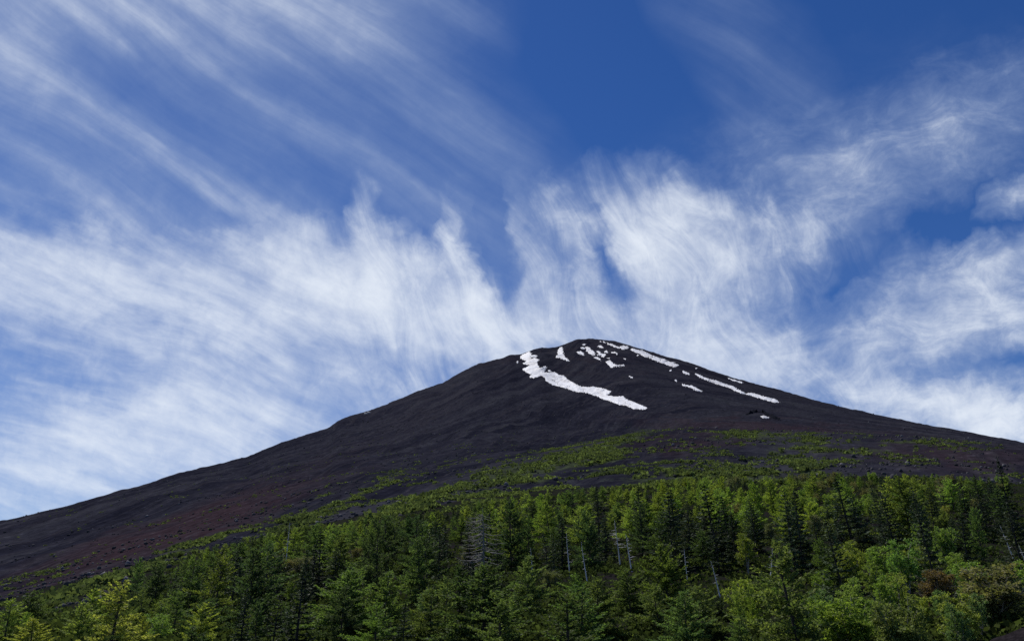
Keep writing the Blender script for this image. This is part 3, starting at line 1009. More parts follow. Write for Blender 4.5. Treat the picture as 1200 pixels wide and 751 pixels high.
# (kind, photo column, photo row of the top, distance, tint, lean, width, variant, label, short name for use in other labels)
HEROES = [
    ('larch', 49, 692, 118, 'dark', 0.0, 1.5, 3, 'dark green bushy larch standing alone at the far left end of the treeline', 'lone dark larch at the left end'),
    ('larch', 168, 652, 165, 'green', 0.02, 0.75, 1, 'thin airy larch rising above its neighbours near the left end of the treeline', 'thin airy larch'),
    ('larch', 248, 706, 82, 'yellow', 0.0, 1.15, 3, 'bright yellow green larch at the lower edge with dark larches behind', 'yellow larch at the lower edge'),
    ('larch', 300, 640, 105, 'dark', -0.02, 1.1, 0, 'tall broad dark larch with its trunk showing, above the yellow larch', 'tall broad dark larch'),
    ('larch', 617, 650, 100, 'green', -0.02, 1.15, 0, 'tall pointed green larch in front of the gap beside the bleached skeleton tree', 'pointed larch by the skeleton tree'),
    ('larch', 776, 636, 102, 'green', -0.05, 1.25, 5, 'large full green larch whose tip leans, beside the twin bare trunks', 'large full larch'),
    ('larch', 856, 684, 84, 'lime', -0.09, 0.6, 2, 'first of two slim leaning larches at the lower edge, nearer the large full larch', 'slim leaning larch'),
    ('larch', 872, 684, 88, 'lime', -0.09, 0.6, 1, 'second of two slim leaning larches at the lower edge, nearer the loose birch', 'second slim leaning larch'),
    ('larch', 908, 690, 86, 'green', -0.07, 1.0, 4, 'soft green leaning larch just beyond the two slim larches at the lower edge', 'soft leaning larch'),
    ('birch', 874, 622, 128, 'lime', 0.0, 1.0, 3, 'loose yellowish birch with open crown and pale limbs in the middle of the forest', 'loose birch'),
    ('fir', 975, 586, 170, 'blue', 0.0, 1.35, 2, 'broad layered fir with wide flat tiers in the middle of the forest', 'broad layered fir'),
    ('fir', 1018, 604, 158, 'deep', 0.02, 1.2, 4, 'blackish fir with wide dark tiers beside the broad layered fir', 'blackish wide fir'),
    ('birch', 1056, 632, 112, 'bright', 0.0, 1.0, 0, 'rounded bright green birch standing out against dark firs', 'bright round birch'),
    ('bush', 1088, 668, 96, 'rust', 0.0, 1.1, 0, 'rusty brown half bare shrub among green birches', 'rusty shrub'),
    ('birch', 1117, 590, 190, 'yellow', 0.0, 0.9, 1, 'yellow green birch with open crown between two dark firs', 'yellow birch'),
    ('bush', 1150, 664, 84, 'olive', 0.0, 1.45, 1, 'wide olive brown twiggy shrub above the dark cinder bank', 'wide olive shrub'),
    ('fir', 1193, 535, 165, 'deep', 0.02, 1.0, 3, 'tallest dark fir, its ragged tip standing against the bare slope at the right edge', 'tallest dark fir'),
    ('fir', 1158, 553, 190, 'deep', -0.02, 0.95, 1, 'dark pointed fir with narrow spire near the tallest fir', 'dark pointed spire'),
    ('fir', 1116, 570, 200, 'deep', 0.0, 1.0, 0, 'dark fir with a blunt tip below the scrubby slope, beside the yellow birch', 'blunt dark fir'),
    ('fir', 820, 580, 205, 'deep', 0.0, 1.0, 1, 'near black narrow fir among lime green larches in the back rows', 'near black narrow fir'),
    ('fir', 672, 578, 215, 'deep', 0.0, 0.9, 3, 'thin dark fir poking up between lime green larches above the bare trunks', 'thin dark fir'),
    ('fir', 510, 600, 190, 'deep', 0.0, 0.9, 0, 'slender dark fir just before the lime green larches behind the skeleton tree', 'slender dark fir'),
    ('fir', 932, 565, 255, 'deep', 0.0, 0.9, 1, 'small dark fir tip among pale larches high in the back row', 'small dark fir tip'),
    ('fir', 395, 640, 150, 'blue', 0.0, 1.3, 4, 'ragged fir with tiers of dull green plates in the left half of the forest', 'ragged tiered fir'),
    ('bush', 645, 668, 112, 'olive', 0.0, 0.9, 0, 'sparse brownish shrub in the dark gap behind the pointed larch', 'sparse brownish shrub'),
    ('larch', 455, 668, 92, 'green', 0.0, 1.15, 0, 'big feathery green larch filling the lower edge before the skeleton tree', 'big feathery larch'),
    ('larch', 190, 660, 120, 'dark', 0.0, 1.15, 5, 'dense dark larch with rounded head over the yellow green larches', 'dense dark larch'),
]
for kind, px, top, d, tint, lean, wd, var, label, short in HEROES:
    x, y, h = height_for(px, top, d)
    x -= math.sin(lean) * h
    root = place_tree(kind, x, y, h, tint, lean, 0.0, var, None, wd * min(1.0, 10.5 / h) if kind != 'birch' else wd)
    root['label'] = label
    TREES.append(dict(kind=kind, px=px, top=top, d=d, h=h, tint=tint, root=root, hero=True, short=short, x=x, y=y, w=wd, lean=lean))

# bare dead trees: (column, row of the top, distance, limbs, reach, droop, low, lean, side, label, short)
DEAD = [
    ('dead_conifer', 566, 592, 122, 88, 0.40, -0.34, 0.30, -0.01, 3.3, 0.010, 'broad bleached skeleton of a dead conifer with many drooping bare limbs', 'bleached skeleton tree'),
    ('bare_trunk', 722, 608, 138, 17, 0.19, -0.05, 0.45, -0.07, 3.1, 0.010, 'bare grey trunk with short side limbs, thinner of the twin pair', 'twin bare trunks'),
    ('bare_trunk', 734, 624, 128, 18, 0.17, 0.25, 0.3, -0.11, 0.2, 0.012, 'bare grey trunk with an upturned limb, stouter of the twin pair', 'twin bare trunks'),
    ('bare_trunk', 681, 634, 122, 13, 0.10, 0.1, 0.3, -0.13, None, 0.010, 'slender leaning bare trunk reaching down into a dark gap', 'slender leaning bare trunk'),
    ('bare_trunk', 664, 622, 132, 11, 0.09, 0.0, 0.3, -0.06, None, 0.009, 'thin grey bare pole of a tree next to the slender leaning trunk', 'thin bare pole'),
    ('dead_tree', 622, 640, 128, 8, 0.14, -0.1, 0.5, -0.05, 3.0, 0.010, 'short broken grey snag with a bent limb behind the pointed larch', 'broken grey snag'),
    ('bare_trunk', 1177, 613, 138, 13, 0.12, 0.2, 0.4, -0.2, 0.3, 0.012, 'tilted bare grey trunk before dark firs near the right edge', 'tilted bare trunk'),
    ('bare_trunk', 1194, 636, 128, 10, 0.10, 0.1, 0.4, -0.2, None, 0.010, 'smaller tilted bare stem beside the tilted trunk at the right edge', 'smaller tilted stem'),
    ('dead_tree', 801, 642, 124, 12, 0.13, 0.0, 0.35, -0.05, None, 0.010, 'dead grey stem with stubby level limbs behind the large full larch', 'dead stubby stem'),
    ('bare_trunk', 832, 655, 112, 12, 0.10, 0.1, 0.4, -0.16, None, 0.013, 'dark leaning bare trunk between the large larch and the loose birch', 'dark leaning trunk'),
    ('dead_tree', 337, 611, 190, 14, 0.09, -0.1, 0.4, 0.0, None, 0.008, 'thin dead spar whose tip stands before the bare slope at left', 'thin dead spar'),
    ('dead_tree', 458, 664, 118, 10, 0.14, 0.1, 0.35, 0.06, None, 0.010, 'pale crooked dead tree with forked limbs in the left half of the forest', 'pale crooked dead tree'),
    ('dead_tree', 905, 640, 118, 12, 0.16, 0.05, 0.3, 0.2, None, 0.011, 'grey fallen looking dead tree slanting among firs beyond the loose birch', 'slanting dead tree'),
]
for i, (nm, px, top, d, nb, reach, droop, low, lean, side, rad, label, short) in enumerate(DEAD):
    x, y, h = height_for(px, top, d)
    x -= math.sin(lean) * h
    root = dead_tree(nm, h, rngs(500 + i), nb, reach, droop, low, 0.9 if nm == 'dead_conifer' else 0.96, side=side, rad=rad, label=label, category='dead tree')
    root.location = (x, y, float(ground_z(x, y)) - 0.15)
    root.rotation_euler = (0, lean, 0)
    TREES.append(dict(kind='dead', px=px, top=top, d=d, h=h, tint='', root=root, hero=True, short=short, x=x, y=y, w=0.5, lean=lean))

# ------------------------------------------------------------------ the rest of the forest
TREELINE = [(-60, 720), (0, 716), (60, 716), (100, 708), (140, 694), (180, 676), (200, 662), (240, 642), (300, 627), (350, 617), (400, 611), (450, 604), (500, 599), (550, 592),
            (600, 580), (650, 575), (700, 571), (750, 566), (800, 561), (850, 560), (900, 559), (950, 554), (1000, 553), (1050, 555), (1100, 557), (1150, 558), (1200, 560), (1260, 562)]
FRONT = [(-60, 712), (0, 712), (150, 705), (200, 690), (300, 680), (400, 672), (600, 652), (800, 650), (1000, 655), (1200, 655), (1260, 655)]


MOOD = [0.0]          # dark and light kinds stand in clumps


def pick(table, rng):
    table = sorted(table, key=lambda e: sum(TINTS[e[1]]) - 0.05 * (e[0] == 'fir'))
    u = min(0.999, max(0.0, 0.5 + 1.15 * MOOD[0] + rng.normal() * 0.2))
    r = u * sum(w for _, _, w in table)
    for k, t, w in table:
        r -= w
        if r <= 0:
            return k, t
    return table[0][:2]


def kind_for(px, t, rng):
    if px < 210:
        return pick([('larch', 'lime', 4), ('larch', 'yellow', 3), ('birch', 'yellow', 2.5), ('birch', 'lime', 2), ('larch', 'green', 1.5)] if t < 0.45 else [('larch', 'green', 3), ('larch', 'dark', 3), ('larch', 'lime', 2), ('fir', 'deep', 0.8)], rng)
    if px < 560:
        if t > 0.8:
            return pick([('larch', 'green', 3), ('fir', 'blue', 2.5), ('larch', 'dark', 3), ('larch', 'lime', 0.6 + 2.5 * (px > 470))], rng)
        if t > 0.3:
            return pick([('larch', 'dark', 4), ('fir', 'blue', 2.5), ('fir', 'deep', 2), ('larch', 'green', 2.5), ('bush', 'olive', 0.4)], rng)
        return pick([('larch', 'green', 4), ('larch', 'dark', 3), ('larch', 'lime', 1), ('birch', 'grey', 0.5), ('fir', 'deep', 0.7)], rng)
    if px < 840:
        if t > 0.72:
            return pick([('larch', 'lime', 6), ('larch', 'green', 3), ('fir', 'deep', 0.7)], rng)
        if t > 0.35:
            return pick([('fir', 'deep', 3), ('fir', 'blue', 2), ('larch', 'dark', 2.5), ('larch', 'green', 3)], rng)
        return pick([('larch', 'green', 5), ('larch', 'dark', 2), ('birch', 'grey', 0.8), ('fir', 'deep', 0.8)], rng)
    if t > 0.72:
        return pick([('larch', 'lime', 5), ('larch', 'green', 3.5), ('fir', 'deep', 1.0), ('birch', 'lime', 1), ('birch', 'olive', 0.7)], rng)
    if t > 0.16:
        return pick([('fir', 'deep', 4), ('fir', 'blue', 3.6), ('birch', 'lime', 0.7), ('bush', 'olive', 0.5), ('larch', 'green', 1.6)], rng)
    if px < 960:
        return pick([('larch', 'green', 3), ('larch', 'lime', 2), ('birch', 'lime', 1), ('fir', 'deep', 0.6)], rng)
    return pick([('birch', 'grey', 4), ('bush', 'olive', 1.2), ('birch', 'lime', 2.4), ('larch', 'green', 0.8), ('birch', 'green', 1.5)], rng)


def plan_forest():
    rng = np.random.default_rng(42)
    tl = np.array(TREELINE, float)
    fr = np.array(FRONT, float)
    az0, az1 = float(sight(-50, 640)[0]), float(sight(1250, 640)[0])
    n = 26000
    az = rng.uniform(az0, az1, n)
    d = np.sqrt(rng.uniform(70 ** 2, 330 ** 2, n))
    x, y = np.sin(az) * d, np.cos(az) * d
    gz = ground_z(x, y)
    cols = 600 + FPX * np.tan(az) / CP           # rough column
    got = [(h['x'], h['y'], 2.6) for h in TREES]
    mood = fbm(x / 17.0, y / 26.0, 2, 0.5, 211)
    gap_ = fbm(x / 11.0, y / 15.0, 2, 0.5, 223)
    shown = []
    for t in TREES:
        if t.get('short'):
            tall = t['h'] * FPX / t['d']
            wide = t['px'] - 25 if t['short'].startswith('bleached') else t['px']
            shown.append((wide, t['top'], t['d'], 34 if t['short'].startswith('bleached') else 8, t['top'] + {'dead': 0.8, 'larch': 0.6, 'fir': 0.5, 'birch': 0.6, 'bush': 0.6}[t['kind']] * tall))
    plan = []
    for i in range(n):
        px, row = project(x[i], y[i], gz[i])
        if px < -45 or px > 1245:
            continue
        limit = np.interp(px, tl[:, 0], tl[:, 1])
        # how far back in the forest this spot is (0 front, 1 treeline)
        t = np.clip((756 - row) / max(756 - (limit + 22), 10), 0, 1.3)
        if row < limit + 5 and d[i] > 90:
            continue
        MOOD[0] = mood[i]
        if gap_[i] < -0.26 and 0.12 < t < 0.8:
            continue
        kind, tint = kind_for(px, t, rng)
        h = {'larch': rng.uniform(5.5, 12.5), 'fir': rng.uniform(6.5, 12.5), 'birch': rng.uniform(4.0, 6.2), 'bush': rng.uniform(2.8, 4.4)}[kind]
        if px < 210 and kind in ('larch', 'fir'):
            h *= 0.72
        if t > 0.75:
            h *= 0.78
        if t < 0.3 and kind == 'larch' and px > 210:
            h *= 1.12
        front = np.interp(px, fr[:, 0], fr[:, 1])
        ceil_row = limit + abs(rng.normal()) * 9 - 3 if t > 0.18 else front + rng.normal() * 20
        te = float(sight(px, ceil_row)[1])
        # do not stand in front of the trees that the picture singles out
        for hx, htop, hd, half, bottom in shown:
            if d[i] < hd and abs(px - hx) < half + 0.2 * 8 * FPX / d[i]:
                ceil_row = max(ceil_row, bottom + 6 * math.sin(i))
        te = float(sight(px, ceil_row)[1])
        hmax = EYE + d[i] * te - gz[i]
        if hmax < 2.6:
            continue
        h = min(h, hmax)
        gap = {'larch': 6.6, 'fir': 6.0, 'birch': 4.6, 'bush': 3.8}[kind] * (1.08 if t < 0.3 else 1.0) * (0.8 + d[i] / 800) * min(1.0, 0.5 + h / 14)
        if any((x[i] - a) ** 2 + (y[i] - b) ** 2 < (0.5 * (gap + g)) ** 2 for a, b, g in got):
            continue
        got.append((x[i], y[i], gap))
        plan.append(dict(kind=kind, tint=tint, px=float(px), row=float(row), top=float(project(x[i], y[i], gz[i] + h)[1]), d=float(d[i]), h=float(h), x=float(x[i]), y=float(y[i]), t=float(t)))
    return plan


def drop_hidden(plan):
    """trees wholly behind nearer ones (or out of the frame) are left out"""
    W, H = 600, 376
    mask = np.zeros((H, W), bool)
    gone = np.zeros((H, W), bool)
    keep = []
    items = [dict(p) for p in plan] + [dict(kind=t['kind'], px=t['px'], top=t['top'], d=t['d'], h=t['h'], hero=True) for t in TREES if t['kind'] != 'dead']
    for p in sorted(items, key=lambda q: q['d']):
        hp = p['h'] * FPX / p['d'] / 2
        half = {'larch': 0.24, 'fir': 0.2, 'birch': 0.36, 'bush': 0.5}[p['kind']] * hp
        cx, ty = p['px'] / 2, p['top'] / 2
        y0, y1 = max(0, int(ty)), min(H, int(ty + hp))
        area = seen = 0
        rows = []
        for yy in range(y0, y1):
            f = max(0.02, (yy - ty) / hp)
            w = half * (f ** 0.8 if p['kind'] in ('larch', 'fir') else min(1, 2.2 * f))
            a, b = max(0, int(cx - w)), min(W, int(cx + w) + 1)
            if b > a:
                area += b - a
                seen += int((~mask[yy, a:b]).sum())
                rows.append((yy, a, b))
        if area == 0 or (seen < 5 and not p.get('hero')) or (seen < 0.06 * area and not p.get('hero')):
            continue
        for yy, a, b in rows:
            mask[yy, a:b] = True
        if not p.get('hero'):
            p['seen'] = seen
            keep.append(p)
    return keep


PLAN = drop_hidden(plan_forest())
print('TREES', len(PLAN), {k: sum(p['kind'] == k for p in PLAN) for k in PROTO})
for p in PLAN:
    lean = float(np.clip(RNG.normal(-0.035 if p['px'] > 500 else 0.0, 0.045), -0.15, 0.12))
    if p['kind'] == 'birch':
        lean *= 0.5
    slim = 1.0 if p['h'] < 9 else 0.9
    p['lean'] = lean
    p['root'] = place_tree(p['kind'], p['x'], p['y'], p['h'], p['tint'], lean, 0.0, None, None, slim * RNG.uniform(0.75, 1.35) * (1.28 if p['t'] < 0.35 and p['kind'] == 'larch' else 1.0))
    p['hero'] = False
    TREES.append(p)
#FOREST_END

# ------------------------------------------------------------------ labels: what sets each tree apart
def label_trees():
    anchors = [t for t in TREES if t.get('short')]
    used = {}
    for t in TREES:
        if t.get('hero'):
            used[t['root'].get('label')] = 1
    order = sorted([t for t in TREES if not t.get('hero')], key=lambda t: t['d'])
    groups = {}
    for t in order:
        size = 'tall' if t['h'] > 9.3 else 'middling' if t['h'] > 6.6 else 'small'
        noun = {'larch': 'larch', 'fir': 'fir', 'birch': 'birch', 'bush': 'shrub'}[t['kind']]
        near = sorted(anchors, key=lambda a: math.hypot((a['px'] - t['px']), 1.6 * (a['top'] - t['top'])))
        best = None
        lean = 'leaning ' if abs(t['lean']) > 0.07 else ''
        forms = []
        for a in near[:4]:
            dx, dd = t['px'] - a['px'], t['d'] - a['d']
            far = abs(dx) + 1.3 * abs(a['top'] - t['top'])
            reach = 'close ' if far < 35 else 'well ' if far > 95 else ''
            dep = 'behind' if dd > 9 else 'in front of' if dd < -9 else 'beside'
            sd = 'left of' if dx < -14 else 'right of' if dx > 14 else ''
            if dep == 'beside':
                rel = f'{reach}to the {sd}' if sd else 'beside'
            elif sd:
                rel = f'{reach}{dep.replace(" of", "")} and {sd}'
            else:
                rel = f'{reach}{dep}'
            forms.append(f"{size} {WORDS[t['tint']]} {lean}{noun} {rel} the {a['short']}")
        row = 'in the back row' if t['t'] > 0.85 else 'at the lower edge' if t['t'] < 0.15 else ''
        cand = []
        for f in forms:
            cand.append(f)
            if row and len(f.split()) <= 12:
                cand.append(f + ' ' + row)
        for a in near[:5]:
            for b in near[:6]:
                if a['short'] != b['short']:
                    ra = 'behind' if t['d'] > a['d'] + 4 else 'in front of' if t['d'] < a['d'] - 4 else 'beside'
                    rb = 'left of' if t['px'] < b['px'] else 'right of'
                    cand.append(f"{size} {WORDS[t['tint']]} {noun} {ra} {a['short']}, {rb} {b['short']}")
        cand = [c if len(c.split()) <= 16 else c.replace(lean, '') for c in cand]
        cand = [c if len(c.split()) <= 16 else c.replace(size + ' ', '', 1) for c in cand]
        lab = next((c for c in cand if c not in used and len(c.split()) <= 16), cand[0])
        used[lab] = used.get(lab, 0) + 1
        t['root']['label'] = lab
        t['root']['group'] = {'larch': 'larches of the forest', 'fir': 'firs of the forest', 'birch': 'birches of the forest', 'bush': 'shrubs among the trees'}[t['kind']]
    print('LABELS shared', sum(v for v in used.values() if v > 1))


label_trees()

# ------------------------------------------------------------------ snowfields: (x offset, y offset, scale of the reading, points)
B2, B3, B4 = (590, 390, 9.16), (680, 390, 9.16), (790, 420, 9.16)
SNOW = [
    (B2, [(175, 250), (230, 220), (280, 200), (305, 225), (300, 240), (350, 235), (375, 255), (350, 265), (290, 262), (300, 275), (340, 268), (390, 290), (360, 320), (390, 375), (420, 370), (450, 355), (465, 375), (430, 420), (460, 425),
          (495, 425), (550, 418), (600, 450), (650, 460), (690, 500), (730, 520), (790, 555), (830, 575), (900, 582), (960, 575), (1050, 590), (1110, 605), (1155, 630), (1130, 655), (1105, 665), (1150, 675), (1225, 685),
          (1283, 678), (1314, 710), (1380, 733), (1475, 774), (1548, 802), (1516, 824), (1392, 815), (1310, 782), (1255, 774), (1200, 757), (1120, 725), (1060, 710), (1010, 685), (950, 665), (870, 640), (780, 635), (700, 605), (600, 575),
          (530, 560), (460, 520), (450, 490), (440, 478), (415, 465), (395, 462), (375, 470), (330, 485), (280, 480), (275, 460), (310, 445), (270, 435), (235, 415), (200, 390), (260, 360), (285, 345), (220, 340), (205, 325), (245, 305), (200, 290)],
     'longest snowfield, running from the notch below the rim down across the middle of the slope'),
    (B2, [(580, 205), (600, 160), (625, 150), (640, 160), (635, 180), (650, 190), (640, 210), (650, 240), (670, 265), (710, 295), (700, 305), (660, 295), (600, 270), (560, 265), (565, 250), (580, 235)], 'ragged upright snow patch below the saddle, above the longest snowfield'),
    (B2, [(138, 318), (150, 304), (165, 312), (160, 328), (145, 330)], 'tiny snow spot outside the upper end of the longest snowfield'),
    (B2, [(475, 402), (500, 400), (515, 412), (490, 420)], 'tiny snow spot touching the bend of the longest snowfield'),
    (B2, [(840, 125), (865, 115), (885, 124), (860, 138)], 'small snow spot topmost on the summit dome'),
    (B2, [(822, 160), (840, 150), (872, 160), (870, 175), (840, 172)], 'small flat snow patch just under the topmost spot on the dome'),
    (B2, [(785, 205), (830, 198), (860, 215), (868, 245), (830, 235), (800, 225)], 'oval snow patch lowest at the outer edge of the summit cluster'),
    (B2, [(875, 150), (915, 150), (960, 190), (985, 215), (985, 240), (960, 248), (925, 225), (890, 195), (890, 175)], 'slanting elongated snow patch in the middle of the summit cluster'),
    (B2, [(995, 150), (1030, 130), (1065, 145), (1072, 165), (1045, 160), (1020, 152)], 'arched snow patch above the forked one in the summit cluster'),
    (B2, [(995, 195), (1030, 192), (1045, 215), (1105, 235), (1090, 250), (1070, 265), (1040, 250), (1005, 240), (1025, 225)], 'forked snow patch in the summit cluster, under the arched one'),
    (B2, [(955, 262), (1000, 255), (1035, 270), (1045, 298), (1025, 290), (985, 275)], 'curved thin snow patch under the slanting one in the summit cluster'),
    (B3, [(270, 310), (320, 290), (350, 325), (400, 345), (470, 340), (475, 355), (420, 362), (375, 365), (330, 375), (300, 345)], 'boot shaped snow patch lowest in the summit cluster'),
    (B3, [(290, 268), (310, 265), (318, 278), (300, 285)], 'snow spot right on top of the boot shaped patch'),
    (B3, [(465, 275), (482, 272), (486, 286), (470, 290)], 'lone snow spot between the summit cluster and the long upper snow band'),
    (B3, [(512, 460), (530, 458), (562, 478), (560, 488), (540, 480)], 'short slanting snow dash below the boot shaped patch'),
    (B3, [(255, 195), (285, 190), (305, 208), (300, 217), (265, 213)], 'small snow patch beside the forked patch, nearer the rim'),
    (B3, [(325, 205), (370, 200), (402, 225), (398, 238), (378, 222), (330, 215)], 'hooked small snow patch second from the forked patch toward the rim'),
    (B3, [(285, 103), (330, 115), (400, 145), (440, 160), (425, 170), (350, 147), (295, 127)], 'thin snow streak just under the skyline at the top of the rim'),
    (B3, [(425, 140), (460, 130), (520, 148), (518, 165), (465, 182), (430, 165)], 'blotchy snow patch between the thin rim streak and the long upper band'),
    (B3, [(205, 90), (225, 86), (228, 98), (212, 101)], 'snow fleck on the rim crest, outermost of two'),
    (B3, [(243, 92), (268, 94), (272, 108), (250, 105)], 'snow fleck on the rim crest next to the thin streak'),
    (B3, [(535, 180), (560, 165), (640, 190), (660, 185), (700, 205), (770, 240), (830, 260), (900, 280), (960, 310), (1030, 316), (1005, 327), (1065, 350), (1010, 372), (960, 355), (880, 325), (800, 300), (740, 268), (700, 265), (640, 230), (580, 205)],
     'broad snow band high on the far ridge under the skyline'),
    (B3, [(605, 235), (630, 235), (628, 248), (612, 248)], 'snow fleck under the upper half of the broad band'),
    (B3, [(955, 404), (975, 396), (985, 408), (965, 414)], 'snow fleck under the lower end of the broad band'),
    (B3, [(1098, 400), (1130, 415), (1175, 435), (1165, 450), (1100, 430)], 'small snow wedge between the broad band and the long thin band'),
    (B4, [(225, 162), (260, 168), (310, 193), (380, 222), (450, 232), (520, 263), (600, 286), (640, 300), (690, 336), (750, 362), (788, 384), (740, 382), (680, 360), (640, 348), (620, 326), (560, 308), (500, 288), (430, 268), (380, 248), (320, 222), (265, 200)],
     'long thin snow band along the far ridge, upper of two end to end'),
    (B4, [(775, 372), (850, 370), (950, 402), (1050, 428), (1095, 438), (1132, 474), (1080, 472), (980, 448), (900, 424), (840, 402), (770, 384)], 'tapering snow band lowest on the far ridge, ending in a point'),
    (B4, [(80, 267), (120, 283), (190, 292), (250, 322), (308, 350), (290, 361), (240, 348), (190, 318), (120, 301), (88, 290)], 'thin slanting snow strip alone in mid slope below the long thin band'),
    (B4, [(6, 228), (30, 230), (44, 244), (20, 249)], 'snow spot at the upper tip of the thin slanting strip'),
    (B4, [(228, 98), (250, 99), (252, 112), (234, 113)], 'snow fleck near the skyline above the long thin band'),
    (B4, [(563, 200), (620, 220), (660, 230), (747, 258), (722, 265), (640, 243), (590, 221)], 'faint thin snow line hugging the skyline above the long thin band'),
    (B4, [(928, 620), (960, 613), (1022, 635), (990, 645), (945, 643)], 'small isolated snow patch under the dark lava ledge'),
]


def snow_material():
    m, n = material('old_snow')
    pos = n.new('ShaderNodeNewGeometry').outputs['Position']
    t = n.noise(pos, 0.05, 5.0, 0.7)
    g = n.noise(n.vmath('MULTIPLY', pos, (0.06, 0.012, 0.02)), 1.0, 4.0, 0.6)
    c = n.ramp(t, [(0.35, (0.58, 0.59, 0.62)), (0.7, (0.78, 0.79, 0.82))])
    c = n.mix(n.math('MULTIPLY', n.smooth(g, 0.45, 0.65), 0.6), c, (0.56, 0.54, 0.53))
    c = n.mix(n.math('MULTIPLY', n.smooth(n.noise(pos, 0.018, 5.0, 0.75), 0.52, 0.66), 0.6), c, (0.50, 0.48, 0.47))
    b = n.new('ShaderNodeBump')
    b.inputs['Strength'].default_value = 0.4
    b.inputs['Distance'].default_value = 3.0
    n.put(b.inputs['Height'], t)
    finish(n, c, 0.7, b.outputs[0], 0.2)
    return m


SNOW_MAT = snow_material()


def inside(px, py, poly):
    poly = np.asarray(poly, float)
    c = np.zeros(px.shape, bool)
    x2, y2 = np.roll(poly[:, 0], 1), np.roll(poly[:, 1], 1)
    for (x1, y1), xb, yb in zip(poly, x2, y2):
        if y1 == yb:
            continue
        c ^= ((y1 > py) != (yb > py)) & (px < (xb - x1) * (py - y1) / (yb - y1) + x1)
    return c


def build_snow():
    cells = []
    for (ox, oy, sc), pts, label in SNOW:
        poly = [(ox + x / sc, oy + y / sc) for x, y in pts]
        a = np.array(poly)
        c = 0.42
        nx, ny = int(np.ptp(a[:, 0]) / c) + 4, int(np.ptp(a[:, 1]) / c) + 4
        gx = a[:, 0].min() - c * 1.5 + np.arange(nx + 1) * c
        gy = a[:, 1].min() - c * 1.5 + np.arange(ny + 1) * c
        GX, GY = np.meshgrid(gx, gy)
        mx, my = GX[:-1, :-1] + c / 2, GY[:-1, :-1] + c / 2
        jx, jy = mx + fbm(mx / 1.7, my / 0.9, 4, 0.7, 7) * 1.3, my + fbm(mx / 1.7, my / 0.9, 4, 0.7, 27) * 0.7
        on = inside(jx, jy, poly)
        if on.sum() > 150:
            on &= ~(fbm(mx / 2.6, my / 1.3, 3, 0.65, 71) > 0.62)
        if on.sum() < 4:
            on = inside(mx, my, poly) | (np.hypot(mx - a[:, 0].mean(), my - a[:, 1].mean()) < 0.7)
        cells.append((label, GX, GY, on))
    for label, GX, GY, on in cells:
        ny, nx = on.shape
        ids = np.arange((ny + 1) * (nx + 1)).reshape(ny + 1, nx + 1)
        q = np.stack([ids[:-1, :-1], ids[1:, :-1], ids[1:, 1:], ids[:-1, 1:]], -1)[on]
        touch = np.zeros(ids.size, int)
        np.add.at(touch, q.ravel(), 1)
        usedv = np.where(touch > 0)[0]
        remap = np.full(ids.size, -1)
        remap[usedv] = np.arange(len(usedv))
        x, y, z, d = hit(GX.ravel()[usedv], GY.ravel()[usedv], 1500, 4200, 260)
        z = ground_z(x, y)
        lift = np.where(touch[usedv] == 4, 1.3, 0.1) + vnoise(x / 14, y / 14, 4) * 0.4
        # keep a patch in one piece where its rim would jump over a crest
        dm = np.median(d)
        ok = np.abs(d - dm) < 900
        qq = remap[q]
        qq = qq[ok[qq].all(axis=1)]
        if not len(qq):
            continue
        ctr = np.array([x.mean(), y.mean(), z.mean()])
        me = new_mesh('snow_patch', np.stack([x, y, z + lift], 1) - ctr, qq, SNOW_MAT, True)
        o = link('snow_patch', me, label=label, category='snow patch', group='snow patches on the upper slope')
        o.location = ctr


build_snow()


# ------------------------------------------------------------------ scrub, boulders, outcrop, huts
def scatter(n, d0, d1, rng, az_lim=36.5, power=1.0):
    az = rng.uniform(R(-az_lim), R(az_lim), n)
    d = d0 * (d1 / d0) ** (rng.random(n) ** power)
    x, y = np.sin(az) * d, np.cos(az) * d
    return x, y, ground_z(x, y), d


def leaf_cloud_material(name, lo, hi):
    m, n = material(name)
    geo = n.new('ShaderNodeNewGeometry')
    t = n.noise(geo.outputs['Position'], 0.03, 4.0, 0.7)
    c = n.ramp(t, [(0.35, lo), (0.66, hi)])
    c = n.mix(1.0, c, n.ramp(geo.outputs['Random Per Island'], [(0.0, 0.6), (0.7, 1.0), (1.0, 1.5)]), 'MULTIPLY')
    d = n.new('ShaderNodeBsdfDiffuse')
    n.put(d.inputs['Color'], c)
    tr = n.new('ShaderNodeBsdfTranslucent')
    n.put(tr.inputs['Color'], n.mix(1.0, c, (1.3, 1.4, 0.9), 'MULTIPLY'))
    ms = n.new('ShaderNodeMixShader')
    ms.inputs[0].default_value = 0.35
    n.put(ms.inputs[1], d.outputs[0])
    n.put(ms.inputs[2], tr.outputs[0])
    o = n.new('ShaderNodeOutputMaterial')
    n.put(o.inputs['Surface'], ms.outputs[0])
    return m


